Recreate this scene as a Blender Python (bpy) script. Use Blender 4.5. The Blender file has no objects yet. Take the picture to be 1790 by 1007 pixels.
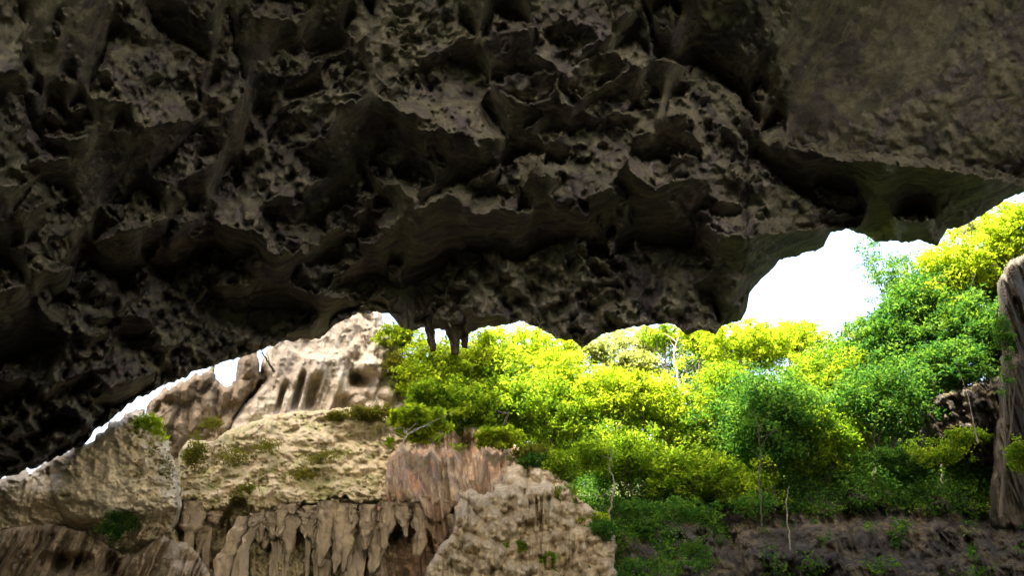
import bpy, math
import numpy as np
# ---------------------------------------------------------------- camera, sky, sun
S = bpy.context.scene
PITCH = math.radians(22.0); HFOV = math.radians(66.0); CZ = 1.6
cam_d = bpy.data.cameras.new("camera"); cam = bpy.data.objects.new("camera", cam_d)
S.collection.objects.link(cam); S.camera = cam
cam.location = (0, 0, CZ); cam.rotation_euler = (math.radians(90) + PITCH, 0, 0)
cam_d.sensor_width = 36; cam_d.lens = 18 / math.tan(HFOV / 2); cam_d.clip_start = .1; cam_d.clip_end = 5000
SUN_EL, SUN_AZ = 60.0, 222.0            # azimuth from +Y towards +X
W = bpy.data.worlds.new("World"); S.world = W; W.use_nodes = True
nt = W.node_tree; bg = nt.nodes["Background"]
sky = nt.nodes.new("ShaderNodeTexSky"); sky.sky_type = 'NISHITA'; sky.sun_disc = False
sky.sun_elevation = math.radians(SUN_EL); sky.sun_rotation = math.radians(SUN_AZ)
sky.air_density = 1.0; sky.dust_density = 8.0; sky.ozone_density = 1.0
nt.links.new(sky.outputs[0], bg.inputs[0]); bg.inputs[1].default_value = 0.15
sl = bpy.data.lights.new("sun", 'SUN'); sl.energy = 5; sl.angle = math.radians(.5); sl.color = (1, .95, .85)
so = bpy.data.objects.new("sun", sl); S.collection.objects.link(so)
so.rotation_euler = (math.radians(90 - SUN_EL), 0, math.radians(180 - SUN_AZ)); so.location = (0, 60, 90)
S.view_settings.view_transform = 'Standard'; S.view_settings.look = 'None'
S.view_settings.exposure = 2.85; S.view_settings.gamma = 1.0; S.view_settings.use_curve_mapping = False
try:
    S.cycles.max_bounces = 7; S.cycles.diffuse_bounces = 5; S.cycles.transmission_bounces = 5
    S.cycles.use_denoising = True; S.cycles.sample_clamp_indirect = 6
except Exception: pass

# ---------------------------------------------------------------- geometry of the view: pixels of the 1790x1007 photo -> places
F = 895 / math.tan(HFOV / 2); CP, SP = math.cos(PITCH), math.sin(PITCH)
def tz(y):
    v = (503.5 - np.asarray(y, float)) / F
    return (SP + v * CP) / (CP - v * SP)
def place(x, y, Y):
    """the point at forward distance Y metres seen at photo pixel x, y"""
    v = (503.5 - np.asarray(y, float)) / F; dy = CP - v * SP
    return (np.asarray(x, float) - 895) / F / dy * Y, Y + 0 * dy, CZ + (SP + v * CP) / dy * Y

# ---------------------------------------------------------------- noise
def _h(i, j, s):
    n = (i.astype(np.int64) * 374761393 + j.astype(np.int64) * 668265263 + s * 1442695041) & 0xffffffff
    n = ((n ^ (n >> 13)) * 1274126177) & 0xffffffff
    return ((n ^ (n >> 16)) & 0xffffff) / float(0xffffff)
def vn(x, y, s=0):
    i = np.floor(x); j = np.floor(y); fx = x - i; fy = y - j
    i = i.astype(np.int64); j = j.astype(np.int64)
    fx = fx * fx * fx * (fx * (fx * 6 - 15) + 10); fy = fy * fy * fy * (fy * (fy * 6 - 15) + 10)
    a = _h(i, j, s); b = _h(i + 1, j, s); c = _h(i, j + 1, s); d = _h(i + 1, j + 1, s)
    return (a + (b - a) * fx) * (1 - fy) + (c + (d - c) * fx) * fy
def fbm(x, y, s=0, o=4, g=.5):
    t = 0; a = 1; n = 0
    for k in range(o):
        t = t + a * (vn(x * 2 ** k + 17.3 * k, y * 2 ** k - 9.1 * k, s + k) * 2 - 1); n += a; a *= g
    return t / n
def ridged(x, y, s=0, o=4):
    t = 0; a = 1; n = 0
    for k in range(o):
        t = t + a * (1 - np.abs(vn(x * 2 ** k + 5.3 * k, y * 2 ** k, s + k) * 2 - 1) * 2); n += a; a *= .5
    return t / n
def worley(x, y, s=0):
    i = np.floor(x).astype(np.int64); j = np.floor(y).astype(np.int64)
    f1 = np.full(x.shape, 9.); f2 = np.full(x.shape, 9.)
    for a in (-1, 0, 1):
        for b in (-1, 0, 1):
            px = i + a + _h(i + a, j + b, s); py = j + b + _h(i + a, j + b, s + 7)
            d = np.hypot(x - px, y - py)
            f2 = np.minimum(f2, np.maximum(f1, d)); f1 = np.minimum(f1, d)
    return f1, f2
def inpoly(X, Y, P):
    r = np.zeros(X.shape, bool); n = len(P)
    for k in range(n):
        x1, y1 = P[k]; x2, y2 = P[(k + 1) % n]
        if y1 == y2: continue
        c = ((y1 > Y) != (y2 > Y)) & (X < (x2 - x1) * (Y - y1) / (y2 - y1) + x1)
        r ^= c
    return r
def blur(a, r):
    r = int(max(1, r))
    for _ in range(3):
        for ax in (0, 1):
            p = np.pad(a, [(r + 1, r) if k == ax else (0, 0) for k in (0, 1)], mode='edge')
            c = np.cumsum(p, axis=ax)
            n = a.shape[ax]
            if ax == 0: a = (c[2 * r + 1:2 * r + 1 + n] - c[:n]) / (2 * r + 1)
            else: a = (c[:, 2 * r + 1:2 * r + 1 + n] - c[:, :n]) / (2 * r + 1)
    return a
def sstep(a, b, x):
    t = np.clip((x - a) / (b - a), 0, 1); return t * t * (3 - 2 * t)

# ---------------------------------------------------------------- materials
def newmat(name):
    m = bpy.data.materials.new(name); m.use_nodes = True
    n = m.node_tree; n.nodes.clear()
    o = n.nodes.new("ShaderNodeOutputMaterial"); return m, n, o
def rock(name, cols, scale=.35, bump=.35, fine=6., rough=.9, stretch=(1, 1, 1), spec=.15):
    """cols: colour ramp stops picked by large soft noise; a second noise brings stains, a fine one grain and bump"""
    m, n, o = newmat(name); L = n.links.new
    b = n.nodes.new("ShaderNodeBsdfPrincipled"); L(b.outputs[0], o.inputs[0])
    b.inputs["Roughness"].default_value = rough; b.inputs["Specular IOR Level"].default_value = spec
    tc = n.nodes.new("ShaderNodeTexCoord"); mp = n.nodes.new("ShaderNodeMapping")
    mp.inputs["Scale"].default_value = stretch; L(tc.outputs["Object"], mp.inputs[0])
    def noise(sc, det, rg=.55, dist=0.):
        t = n.nodes.new("ShaderNodeTexNoise"); t.inputs["Scale"].default_value = sc; t.inputs["Detail"].default_value = det
        t.inputs["Roughness"].default_value = rg; t.inputs["Distortion"].default_value = dist; L(mp.outputs[0], t.inputs[0]); return t
    n1 = noise(scale, 5, .6, .6); r = n.nodes.new("ShaderNodeValToRGB"); L(n1.outputs[0], r.inputs[0])
    el = r.color_ramp.elements
    k = len(cols)
    pos = [.36 + .28 * i / max(1, k - 1) for i in range(k)]
    el[0].position = pos[0]; el[0].color = (*cols[0], 1); el[1].position = pos[-1]; el[1].color = (*cols[-1], 1)
    for i in range(1, k - 1):
        e = el.new(pos[i]); e.color = (*cols[i], 1)
    n2 = noise(fine * .35, 8, .65); mx = n.nodes.new("ShaderNodeMix"); mx.data_type = 'RGBA'; mx.blend_type = 'MULTIPLY'
    r2 = n.nodes.new("ShaderNodeValToRGB"); L(n2.outputs[0], r2.inputs[0])
    r2.color_ramp.elements[0].position = .3; r2.color_ramp.elements[0].color = (.5, .47, .44, 1)
    r2.color_ramp.elements[1].position = .62; r2.color_ramp.elements[1].color = (1.08, 1.06, 1.03, 1)
    mx.inputs[0].default_value = .85; L(r.outputs[0], mx.inputs[6]); L(r2.outputs[0], mx.inputs[7]); L(mx.outputs[2], b.inputs["Base Color"])
    n3 = noise(fine, 9, .7); n4 = noise(fine * .25, 4, .5)
    ad = n.nodes.new("ShaderNodeMath"); ad.operation = 'ADD'; L(n3.outputs[0], ad.inputs[0])
    ml = n.nodes.new("ShaderNodeMath"); ml.operation = 'MULTIPLY'; ml.inputs[1].default_value = 2.; L(n4.outputs[0], ml.inputs[0]); L(ml.outputs[0], ad.inputs[1])
    bp = n.nodes.new("ShaderNodeBump"); bp.inputs["Strength"].default_value = bump; bp.inputs["Distance"].default_value = .25
    L(ad.outputs[0], bp.inputs["Height"]); L(bp.outputs[0], b.inputs["Normal"])
    return m
def leafmat(name, c1, c2, c3, trans=.6):
    m, n, o = newmat(name); L = n.links.new
    at = n.nodes.new("ShaderNodeAttribute"); at.attribute_name = "tint"
    r = n.nodes.new("ShaderNodeValToRGB"); L(at.outputs["Fac"], r.inputs[0]); e = r.color_ramp.elements
    e[0].position = 0; e[0].color = (*c1, 1); e[1].position = 1; e[1].color = (*c3, 1); q = e.new(.5); q.color = (*c2, 1)
    d = n.nodes.new("ShaderNodeBsdfDiffuse"); t = n.nodes.new("ShaderNodeBsdfTranslucent"); mx = n.nodes.new("ShaderNodeMixShader")
    L(r.outputs[0], d.inputs[0])
    g = n.nodes.new("ShaderNodeMix"); g.data_type = 'RGBA'; g.blend_type = 'MULTIPLY'; g.inputs[0].default_value = 1
    g.inputs[7].default_value = (1.8, 1.9, .8, 1); g.clamp_result = False
    L(r.outputs[0], g.inputs[6]); L(g.outputs[2], t.inputs[0])
    mx.inputs[0].default_value = trans; L(d.outputs[0], mx.inputs[1]); L(t.outputs[0], mx.inputs[2]); L(mx.outputs[0], o.inputs[0])
    return m
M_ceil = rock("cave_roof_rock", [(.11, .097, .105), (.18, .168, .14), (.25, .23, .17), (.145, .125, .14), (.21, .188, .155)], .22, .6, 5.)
M_pale = rock("pale_limestone", [(.42, .36, .27), (.52, .44, .33), (.56, .50, .38), (.46, .39, .33)], .25, .4, 4.)
M_moss = rock("mossy_limestone", [(.30, .28, .11), (.50, .41, .24), (.56, .45, .28), (.34, .32, .13), (.54, .43, .26)], .45, .55, 4.)
M_bould = rock("cream_rock", [(.60, .50, .33), (.74, .63, .44), (.76, .66, .47), (.58, .48, .32)], .4, .5, 4.)
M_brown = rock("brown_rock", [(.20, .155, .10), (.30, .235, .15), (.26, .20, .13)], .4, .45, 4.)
M_red = rock("rusty_dripstone", [(.30, .24, .17), (.42, .26, .16), (.50, .39, .26), (.27, .20, .16), (.50, .30, .18)], .38, .6, 5., stretch=(1, 1, .6))
M_drip = rock("grey_tan_dripstone", [(.34, .27, .18), (.48, .38, .25), (.38, .30, .21), (.50, .40, .26)], .6, .5, 5., stretch=(1, 1, .4))
M_flow = rock("tan_flowstone", [(.38, .30, .18), (.54, .44, .29), (.44, .35, .22), (.50, .42, .30)], .6, .45, 6.)
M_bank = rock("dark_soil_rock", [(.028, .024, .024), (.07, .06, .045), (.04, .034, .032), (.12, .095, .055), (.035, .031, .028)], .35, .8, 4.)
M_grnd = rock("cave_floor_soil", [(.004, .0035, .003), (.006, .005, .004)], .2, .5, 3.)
M_bounce = rock("bounce_slope_rock", [(.72, .70, .64), (.8, .77, .71)], .2, .5, 3.)  # for the added slope that reflects sun into the cave
M_bark = rock("grey_bark", [(.07, .058, .045), (.13, .11, .085)], 1.2, .4, 12., stretch=(1, 1, .3))
M_pbark = rock("pale_bark", [(.22, .19, .15), (.32, .28, .22)], 1.2, .3, 12.)
M_dead = rock("bleached_twig", [(.5, .47, .42), (.6, .57, .5)], 1.2, .2, 12.)
M_yel = leafmat("yellow_green_leaves", (.11, .16, .012), (.21, .27, .02), (.33, .36, .03), .6)
M_grn = leafmat("fresh_green_leaves", (.06, .115, .012), (.13, .20, .018), (.24, .29, .025), .6)
M_dgr = leafmat("deep_green_leaves", (.022, .07, .016), (.05, .12, .024), (.11, .18, .026), .5)
M_olv = leafmat("olive_leaves", (.07, .075, .02), (.12, .12, .02), (.16, .13, .02), .5)
M_pal = leafmat("pale_leaves", (.16, .17, .07), (.22, .24, .10), (.28, .28, .14), .55)

# ---------------------------------------------------------------- object helpers
COL = S.collection
def mesh(name, V, Fq, mat, parent=None, smooth=True, tint=None):
    V = np.asarray(V, np.float32).reshape(-1, 3); Fq = np.asarray(Fq, np.int32)
    me = bpy.data.meshes.new(name); me.vertices.add(len(V)); me.vertices.foreach_set("co", V.ravel())
    k = Fq.shape[1]; me.loops.add(Fq.size); me.loops.foreach_set("vertex_index", Fq.ravel())
    me.polygons.add(len(Fq)); me.polygons.foreach_set("loop_start", np.arange(0, Fq.size, k, dtype=np.int32))
    me.polygons.foreach_set("loop_total", np.full(len(Fq), k, np.int32))
    me.polygons.foreach_set("use_smooth", np.full(len(Fq), smooth))
    if tint is not None:
        a = me.attributes.new("tint", 'FLOAT', 'FACE'); a.data.foreach_set("value", np.asarray(tint, np.float32))
    me.update(calc_edges=True); me.materials.append(mat)
    o = bpy.data.objects.new(name, me); COL.objects.link(o)
    if parent is not None: o.parent = parent
    return o
def tag(o, label=None, cat=None, group=None, kind=None):
    if label: o["label"] = label
    if cat: o["category"] = cat
    if group: o["group"] = group
    if kind: o["kind"] = kind
    return o
def empty(name, loc):
    o = bpy.data.objects.new(name, None); COL.objects.link(o); o.location = loc; return o
def gridfaces(ny, nx, off=0):
    i = np.arange(ny - 1)[:, None] * nx + np.arange(nx - 1)[None, :]
    return np.stack([i, i + 1, i + nx + 1, i + nx], -1).reshape(-1, 4) + off

# ================================================================ THE CAVE ROOF
LIGHT = []      # (value, polygon in photo pixels): where a rock face turns down-cave (1) or lies as overhead ledge (0)
def crop(ox, oy, s):
    def poly(v, *p): LIGHT.append((v, [(ox + x / s, oy + y / s) for x, y in p]))
    def ell(v, cx, cy, rx, ry):
        poly(v, *[(cx + rx * math.cos(a * .5236), cy + ry * math.sin(a * .5236)) for a in range(12)])
    def stroke(v, w, *p):
        for (x1, y1), (x2, y2) in zip(p, p[1:]):
            l = math.hypot(x2 - x1, y2 - y1) or 1; nx, ny = -(y2 - y1) / l * w / 2, (x2 - x1) / l * w / 2
            ex, ey = (x2 - x1) / l * w * .3, (y2 - y1) / l * w * .3
            poly(v, (x1 + nx - ex, y1 + ny - ey), (x2 + nx + ex, y2 + ny + ey), (x2 - nx + ex, y2 - ny + ey), (x1 - nx - ex, y1 - ny - ey))
    return poly, ell, stroke
K = 3.978
# far right: the smooth vault
p, e, s = crop(0, 0, 1)
p(-.45, (1090, -200), (1720, -200), (1640, 40), (1560, 150), (1400, 190), (1330, 230), (1290, 160), (1220, 120), (1140, 100))
p(-.25, (1370, 262), (1450, 285), (1590, 300), (1700, 318), (1800, 345), (1920, 380), (1920, 300), (1790, 350), (1640, 440), (1300, 480), (1240, 420), (1330, 400), (1300, 300))
for q_, d_ in ((-.3, -75), (-.18, -55), (-.04, -35), (.09, -15), (.2, 8), (.3, 34)):
    p(q_, (1375 + d_ * .3, 225 - d_ * -.4), (1380, 250), (1450, 274), (1590, 285), (1700, 300), (1800, 328), (1920, 360), (1920, -250), (1720 + d_ * 2, -250), (1600 + d_ * 1.6, 60 + d_), (1540 + d_ * 1.6, 140 + d_), (1450 + d_, 175 + d_))
p(.62, (1380, 240), (1450, 262), (1590, 274), (1700, 290), (1800, 316), (1800, 328), (1700, 302), (1590, 286), (1450, 276))
p(.34, (1240, 290), (1330, 280), (1380, 330), (1440, 365), (1515, 378), (1500, 392), (1440, 398), (1300, 412), (1240, 400))
p(.3, (1420, 328), (1500, 345), (1480, 356), (1430, 345)); p(.3, (1560, 375), (1640, 380), (1590, 388))
# crop A
p, e, s = crop(0, 0, K)
p(.8, (0, -300), (130, -300), (130, 0), (140, 200), (150, 400), (120, 470), (60, 490), (-400, 470), (-400, -300))
s(.6, 18, (140, 440), (180, 500), (210, 560)); e(.45, 400, 190, 32, 60)
s(.6, 175, (940, -400), (940, 100)); s(.75, 110, (940, 120), (1050, 270), (1180, 340)); s(.8, 100, (1180, 330), (1330, 400), (1390, 450))
p(.7, (830, 230), (1000, 330), (1180, 400), (1300, 400), (1340, 500), (1400, 700), (1380, 800), (1250, 830), (1080, 880), (960, 850), (940, 720), (800, 700), (640, 680), (650, 560), (700, 440), (760, 300))
e(0.1, 740, 560, 50, 80); e(.15, 1080, 545, 90, 55); e(.1, 1010, 275, 60, 30); e(.1, 880, 240, 40, 30)
p(.7, (1600, 330), (1660, 420), (1710, 560), (1650, 680), (1580, 780), (1520, 780), (1510, 650), (1420, 640), (1530, 550), (1520, 400), (1570, 380))
s(.6, 45, (1590, 110), (1600, 340)); s(.5, 28, (1720, 90), (1700, 200), (1670, 280))
p(.55, (1310, 20), (1400, -150), (1500, -150), (1500, 50), (1430, 110), (1340, 70))
p(.5, (-400, 640), (150, 660), (170, 760), (230, 900), (300, 994), (-400, 994)); s(.6, 28, (350, 750), (390, 790), (420, 850))
e(.5, 540, 735, 60, 16); e(.4, 600, 860, 50, 25); s(.45, 22, (420, 530), (500, 570)); s(.5, 26, (210, 610), (280, 670)); s(.4, 30, (300, 915), (600, 930)); e(.4, 860, 890, 60, 22)
e(.5, 1340, 960, 60, 40); e(.4, 1510, 850, 40, 22)
# crop B
p, e, s = crop(450, 0, K)
p(.65, (680, -300), (1390, -300), (1390, 150), (1520, 255), (1420, 240), (1330, 330), (1130, 390), (1110, 470), (1030, 480), (990, 540), (900, 600), (820, 500), (800, 400), (720, 300), (650, 250), (590, 230), (640, 160), (690, 100))
p(0, (750, -300), (840, -300), (840, 0), (790, 120), (750, 20)); e(0, 930, 215, 42, 22); e(.15, 1000, 70, 60, 50); e(.1, 750, 305, 42, 55); e(.1, 1230, 205, 30, 45); e(.1, 1010, 310, 35, 20); e(.15, 1060, 190, 25, 45)
e(.3, 150, 60, 200, 60); e(.6, 275, 130, 30, 20)
p(.6, (80, 400), (140, 360), (260, 370), (330, 320), (420, 380), (360, 480), (330, 520), (160, 540), (60, 500)); e(0, 180, 450, 30, 50)
s(.5, 26, (400, 430), (500, 390), (610, 350))
p(.85, (440, 480), (560, 440), (610, 460), (620, 540), (560, 610), (500, 630), (460, 570)); e(.2, 560, 520, 22, 50)
s(.7, 34, (690, 300), (705, 400), (670, 450))
p(1, (990, 550), (1090, 510), (1240, 500), (1330, 410), (1420, 450), (1540, 500), (1600, 570), (1560, 720), (1640, 850), (1730, 945), (1620, 950), (1540, 990), (1500, 994), (1480, 950), (1400, 915), (1310, 915), (1290, 870), (1200, 820), (1110, 810), (1080, 770), (980, 780), (900, 700), (810, 680), (860, 620))
e(0, 1105, 575, 28, 50); e(0, 1205, 575, 30, 50)
p(.7, (1640, 100), (1720, 120), (1830, 180), (1830, 210), (1620, 220), (1640, 150)); s(.4, 60, (1720, 240), (1710, 340)); s(.8, 24, (1550, 262), (1600, 250)); s(.6, 16, (1620, 560), (1740, 585))
p(.4, (180, 800), (330, 700), (450, 690), (520, 640), (700, 640), (720, 690), (560, 720), (500, 860), (480, 940), (300, 994), (60, 994), (120, 880))
s(.85, 50, (180, 570), (140, 720)); e(.8, 160, 700, 60, 40); s(.85, 55, (130, 740), (60, 880), (20, 994)); s(.6, 14, (210, 720), (400, 650), (600, 620)); e(.8, 290, 960, 80, 50); e(.7, 15, 820, 35, 60)
e(.35, 700, 560, 80, 70); e(.35, 1180, 870, 80, 25); e(.3, 930, 905, 50, 20)
# crop C
p, e, s = crop(900, 0, K)
p(.22, (400, 450), (560, 400), (760, 330), (800, 480), (650, 560), (480, 700), (440, 640), (380, 600)); p(.22, (-60, 540), (290, 500), (300, 560), (250, 700), (100, 720), (-60, 640))
p(.85, (80, -300), (600, -300), (650, 100), (670, 240), (560, 300), (470, 350), (460, 400), (390, 430), (400, 530), (370, 530), (350, 450), (340, 560), (350, 640), (440, 710), (420, 725), (330, 715), (320, 600), (330, 480), (280, 470), (240, 430), (130, 370), (150, 200), (100, 90))
p(0, (290, 80), (360, 85), (350, 250), (310, 330), (240, 310), (230, 230), (280, 150)); p(0, (365, 150), (430, 150), (440, 250), (360, 260)); e(.05, 460, 210, 20, 45); e(.1, 440, 40, 18, 60)
p(.45, (640, -300), (810, -300), (800, 80), (680, 140)); p(.75, (-20, 150), (60, 160), (140, 180), (60, 200), (-20, 215))
p(.85, (770, 310), (860, 290), (920, 400), (910, 475), (850, 460), (790, 420), (740, 500), (740, 380)); e(.7, 870, 230, 20, 40)
p(.45, (960, 90), (1070, 30), (1170, 110), (1130, 180), (1010, 190)); s(.6, 14, (60, 895), (190, 810))
p(.5, (580, 700), (780, 700), (780, 800), (700, 780), (600, 830), (480, 790)); p(.6, (780, 790), (880, 760), (1000, 750), (950, 900), (800, 950), (770, 860))
p(.78, (370, 960), (440, 910), (490, 870), (500, 910), (560, 880), (680, 850), (760, 900), (790, 1010), (350, 1010)); p(.45, (150, 930), (340, 920), (360, 950), (220, 994))
p(.75, (1060, 680), (1190, 640), (1290, 560), (1400, 560), (1490, 620), (1570, 660), (1620, 780), (1550, 880), (1450, 900), (1430, 994), (1280, 980), (1260, 900), (1240, 820), (1200, 780), (1060, 810))
e(0, 1370, 605, 50, 28); e(.2, 1310, 690, 38, 48); p(.5, (1160, 510), (1270, 450), (1350, 520), (1250, 560), (1160, 560)); e(.4, 920, 600, 30, 30); s(.8, 32, (1210, 780), (1220, 920)); e(.3, 1700, 660, 28, 50)
p(.9, (1740, 910), (1860, 890), (1870, 990), (1830, 960), (1780, 994), (1750, 994)); s(.5, 16, (1530, 915), (1575, 980)); e(.4, 745, 660, 30, 18); s(.45, 20, (900, 700), (1000, 690))
# crop E
p, e, s = crop(0, 250, K)
p(.45, (-400, 0), (220, 0), (330, 50), (480, 100), (380, 100), (250, 110), (130, 170), (270, 220), (130, 290), (-400, 290))
p(.5, (300, 270), (440, 340), (460, 380), (400, 430), (330, 400), (200, 460), (140, 460), (90, 490), (180, 350), (260, 270))
p(.4, (310, 690), (480, 670), (500, 730), (400, 830), (340, 800)); p(.5, (170, 850), (260, 770), (340, 830), (520, 840), (400, 880), (240, 900))
p(1, (320, 480), (420, 440), (500, 500), (500, 590), (430, 640), (340, 660), (300, 700), (290, 770), (220, 750), (170, 700), (100, 740), (80, 720), (200, 690), (240, 680), (280, 600), (330, 560))
p(.75, (-400, 880), (110, 890), (160, 950), (180, 980), (60, 1010), (-400, 1010))
p(.35, (700, 420), (860, 420), (850, 550), (760, 500))
p(.95, (850, 430), (930, 340), (1030, 350), (1040, 450), (1120, 480), (1160, 510), (1040, 570), (860, 590), (700, 660), (640, 670), (720, 600), (830, 560), (860, 520)); e(0, 985, 500, 25, 45); e(0, 1010, 400, 14, 24)
p(.7, (1120, 300), (1190, 290), (1140, 380), (1150, 510), (1115, 480)); s(.6, 20, (1240, 310), (1300, 410))
p(.8, (1200, 500), (1270, 460), (1350, 480), (1375, 410), (1395, 410), (1400, 500), (1340, 525), (1240, 540)); s(.5, 14, (1360, 520), (1310, 600)); s(.6, 32, (1240, 560), (1170, 680)); e(.5, 1355, 625, 42, 26)
p(.55, (1230, 30), (1340, -40), (1400, 120), (1540, 60), (1500, 120), (1330, 220), (1240, 270), (1100, 260), (1050, 240), (1120, 170), (1200, 140)); e(0, 1390, 50, 48, 42)
p(.85, (1710, -20), (1830, -20), (1830, 600), (1680, 590), (1560, 570), (1490, 530), (1510, 420), (1470, 380), (1510, 330), (1640, 330), (1700, 250), (1720, 120))
s(.6, 14, (1620, 160), (1540, 250), (1510, 340)); s(.55, 12, (1600, 200), (1640, 300)); s(.6, 16, (1700, 150), (1700, 280)); e(.7, 1580, 310, 40, 40)
s(.6, 16, (590, 790), (540, 850), (520, 930)); p(.85, (990, 730), (1050, 720), (1080, 770), (1020, 810), (1060, 850), (1110, 930), (1180, 980), (1240, 960), (1350, 860), (1450, 830), (1540, 850), (1600, 900), (1740, 910), (1750, 970), (1600, 1010), (900, 1010), (950, 930), (990, 860))
p(.5, (1430, 780), (1500, 720), (1540, 800), (1450, 830)); e(.6, 1355, 830, 22, 32); p(.35, (1600, 830), (1800, 780), (1800, 820), (1620, 870)); s(.5, 22, (1050, 760), (1100, 720))
# crop F
p, e, s = crop(450, 250, K)
p(.3, (200, 980), (300, 850), (560, 840), (640, 760), (720, 800), (560, 920), (400, 1050))
p(.85, (-20, -20), (250, -20), (290, 60), (370, 150), (370, 240), (490, 245), (400, 280), (330, 310), (290, 380), (320, 400), (245, 440), (240, 390), (180, 355), (-20, 430))
p(.95, (-20, 470), (80, 550), (240, 570), (320, 550), (430, 600), (430, 690), (350, 700), (320, 770), (290, 720), (280, 680), (180, 680), (160, 790), (60, 740), (40, 640), (-20, 600)); e(.25, 225, 720, 60, 40)
p(.5, (470, 500), (600, 450), (780, 440), (660, 530), (700, 600), (540, 590), (430, 620), (470, 560)); p(.95, (810, 455), (900, 420), (980, 480), (985, 530), (900, 580), (820, 590), (830, 540), (880, 510), (870, 460)); p(.5, (730, 650), (860, 620), (810, 680), (740, 680))
s(.8, 36, (700, 150), (730, 240), (700, 320), (700, 390)); p(.85, (800, 140), (840, 160), (880, 250), (900, 170), (950, 230), (1060, 260), (1110, 180), (1115, 380), (1090, 390), (1010, 320), (980, 270), (870, 290), (820, 200)); e(.5, 740, 350, 60, 22); p(.3, (1110, 220), (1230, 260), (1130, 310))
p(.55, (830, 80), (890, 20), (950, 20), (980, 100), (1000, 150), (900, 130)); s(.35, 35, (1210, 40), (1230, 100), (1290, 150)); s(.9, 40, (1500, -10), (1520, 35))
s(.6, 16, (1430, 285), (1550, 205), (1660, 185)); p(.8, (1150, 400), (1300, 320), (1430, 270), (1500, 330), (1480, 400), (1560, 380), (1810, 390), (1810, 470), (1660, 460), (1600, 490), (1500, 480), (1480, 430), (1420, 420), (1400, 350), (1300, 340), (1180, 410), (1080, 440))
p(.65, (1680, 180), (1810, 140), (1810, 370), (1730, 350), (1720, 290), (1640, 310), (1680, 250)); e(.45, 650, 730, 60, 50); e(.4, 930, 870, 50, 30)
p(.8, (1440, 740), (1560, 820), (1660, 770), (1810, 850), (1810, 1010), (1560, 1010), (1520, 930), (1380, 940), (1430, 880), (1500, 850)); p(.45, (1240, 970), (1320, 820), (1400, 860), (1300, 994))
# crop G
p, e, s = crop(900, 250, K)
p(.65, (-20, 100), (150, 70), (150, 130), (100, 200), (60, 330), (55, 420), (40, 300), (-20, 280)); p(.8, (150, 110), (230, 70), (200, 160), (170, 240), (155, 240), (160, 170)); s(.6, 16, (20, 460), (120, 465)); s(.6, 14, (95, 430), (110, 470))
p(.85, (400, 30), (560, -20), (780, -20), (790, 80), (740, 180), (700, 260), (600, 310), (540, 360), (490, 350), (510, 430), (520, 530), (480, 480), (430, 440), (400, 510), (390, 430), (400, 380), (280, 420), (260, 370), (300, 310), (330, 260), (230, 220), (150, 245), (210, 160), (330, 160), (380, 100))
e(0, 480, 115, 60, 25); e(0, 465, 10, 42, 25); e(0, 620, 20, 42, 30); e(0, 455, 400, 15, 15)
s(.85, 52, (700, 280), (735, 400)); s(.85, 42, (735, 400), (720, 550)); p(.95, (680, 570), (705, 700), (650, 790), (630, 700), (640, 620)); p(.6, (560, 510), (600, 490), (570, 560)); s(.6, 16, (600, 560), (600, 640)); e(.5, 810, 525, 20, 24)
p(.6, (780, 80), (900, 110), (1100, 130), (1080, 90), (1150, 80), (1300, 130), (1330, -10), (1510, 20), (1500, 80), (1470, 200), (1330, 240), (1180, 240), (1050, 270), (980, 320), (900, 260), (830, 170)); e(0, 1390, 150, 25, 25)
p(.8, (1560, -10), (1620, -10), (1625, 100), (1560, 60)); p(.65, (1520, 180), (1660, 160), (1790, 210), (1830, 290), (1600, 270), (1540, 240)); p(.55, (1340, 280), (1440, 290), (1450, 340), (1380, 350))
p(.5, (1500, 320), (1640, 370), (1860, 350), (1900, 600), (1640, 600), (1500, 620), (1490, 660), (1480, 540), (1340, 560), (1300, 640), (1280, 740), (1250, 720), (1250, 560), (1270, 480), (1350, 440), (1380, 370)); e(.05, 1460, 450, 115, 65); e(.1, 1560, 590, 48, 36); e(.15, 1730, 530, 40, 40)
p(.75, (-20, 870), (60, 790), (250, 740), (340, 680), (450, 660), (470, 740), (520, 820), (560, 760), (640, 800), (760, 820), (835, 700), (845, 650), (870, 740), (1000, 740), (1150, 770), (1300, 740), (1370, 800), (1370, 880), (1250, 960), (1230, 1010), (-20, 1010))
e(.3, 480, 760, 40, 60)
# crop I, J: above the rim, middle
p, e, s = crop(450, 400, K)
p(.78, (440, 430), (640, 430), (740, 440), (800, 390), (900, 400), (920, 460), (990, 470), (940, 480), (820, 470), (740, 520), (680, 500), (540, 470)); p(.4, (900, 270), (950, 240), (1000, 270), (900, 290))
p(.7, (1450, 150), (1520, 190), (1560, 250), (1650, 170), (1810, 260), (1810, 660), (1700, 650), (1500, 600), (1440, 690), (1440, 800), (1100, 800), (1020, 680), (960, 600), (920, 560), (1000, 560), (1100, 520), (1180, 440), (1250, 390), (1390, 380), (1450, 330), (1520, 290), (1460, 210))
p(0, (1340, 390), (1450, 390), (1480, 440), (1380, 500)); p(.05, (1400, 540), (1480, 540), (1500, 650), (1440, 640)); p(0, (1570, 600), (1720, 570), (1730, 640), (1620, 720)); p(.05, (1100, 600), (1170, 590), (1160, 690), (1090, 670)); p(.1, (1200, 470), (1290, 460), (1330, 540), (1240, 560))
p(.5, (1290, 270), (1400, 250), (1370, 360), (1280, 350)); p(.33, (-20, 720), (200, 640), (420, 600), (440, 640), (300, 700), (100, 780), (-20, 860)); e(.55, 320, 630, 55, 36); e(.45, 200, 655, 40, 22); p(.33, (560, 600), (780, 520), (900, 560), (900, 640), (700, 640), (500, 720))
p, e, s = crop(850, 400, K)
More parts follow.
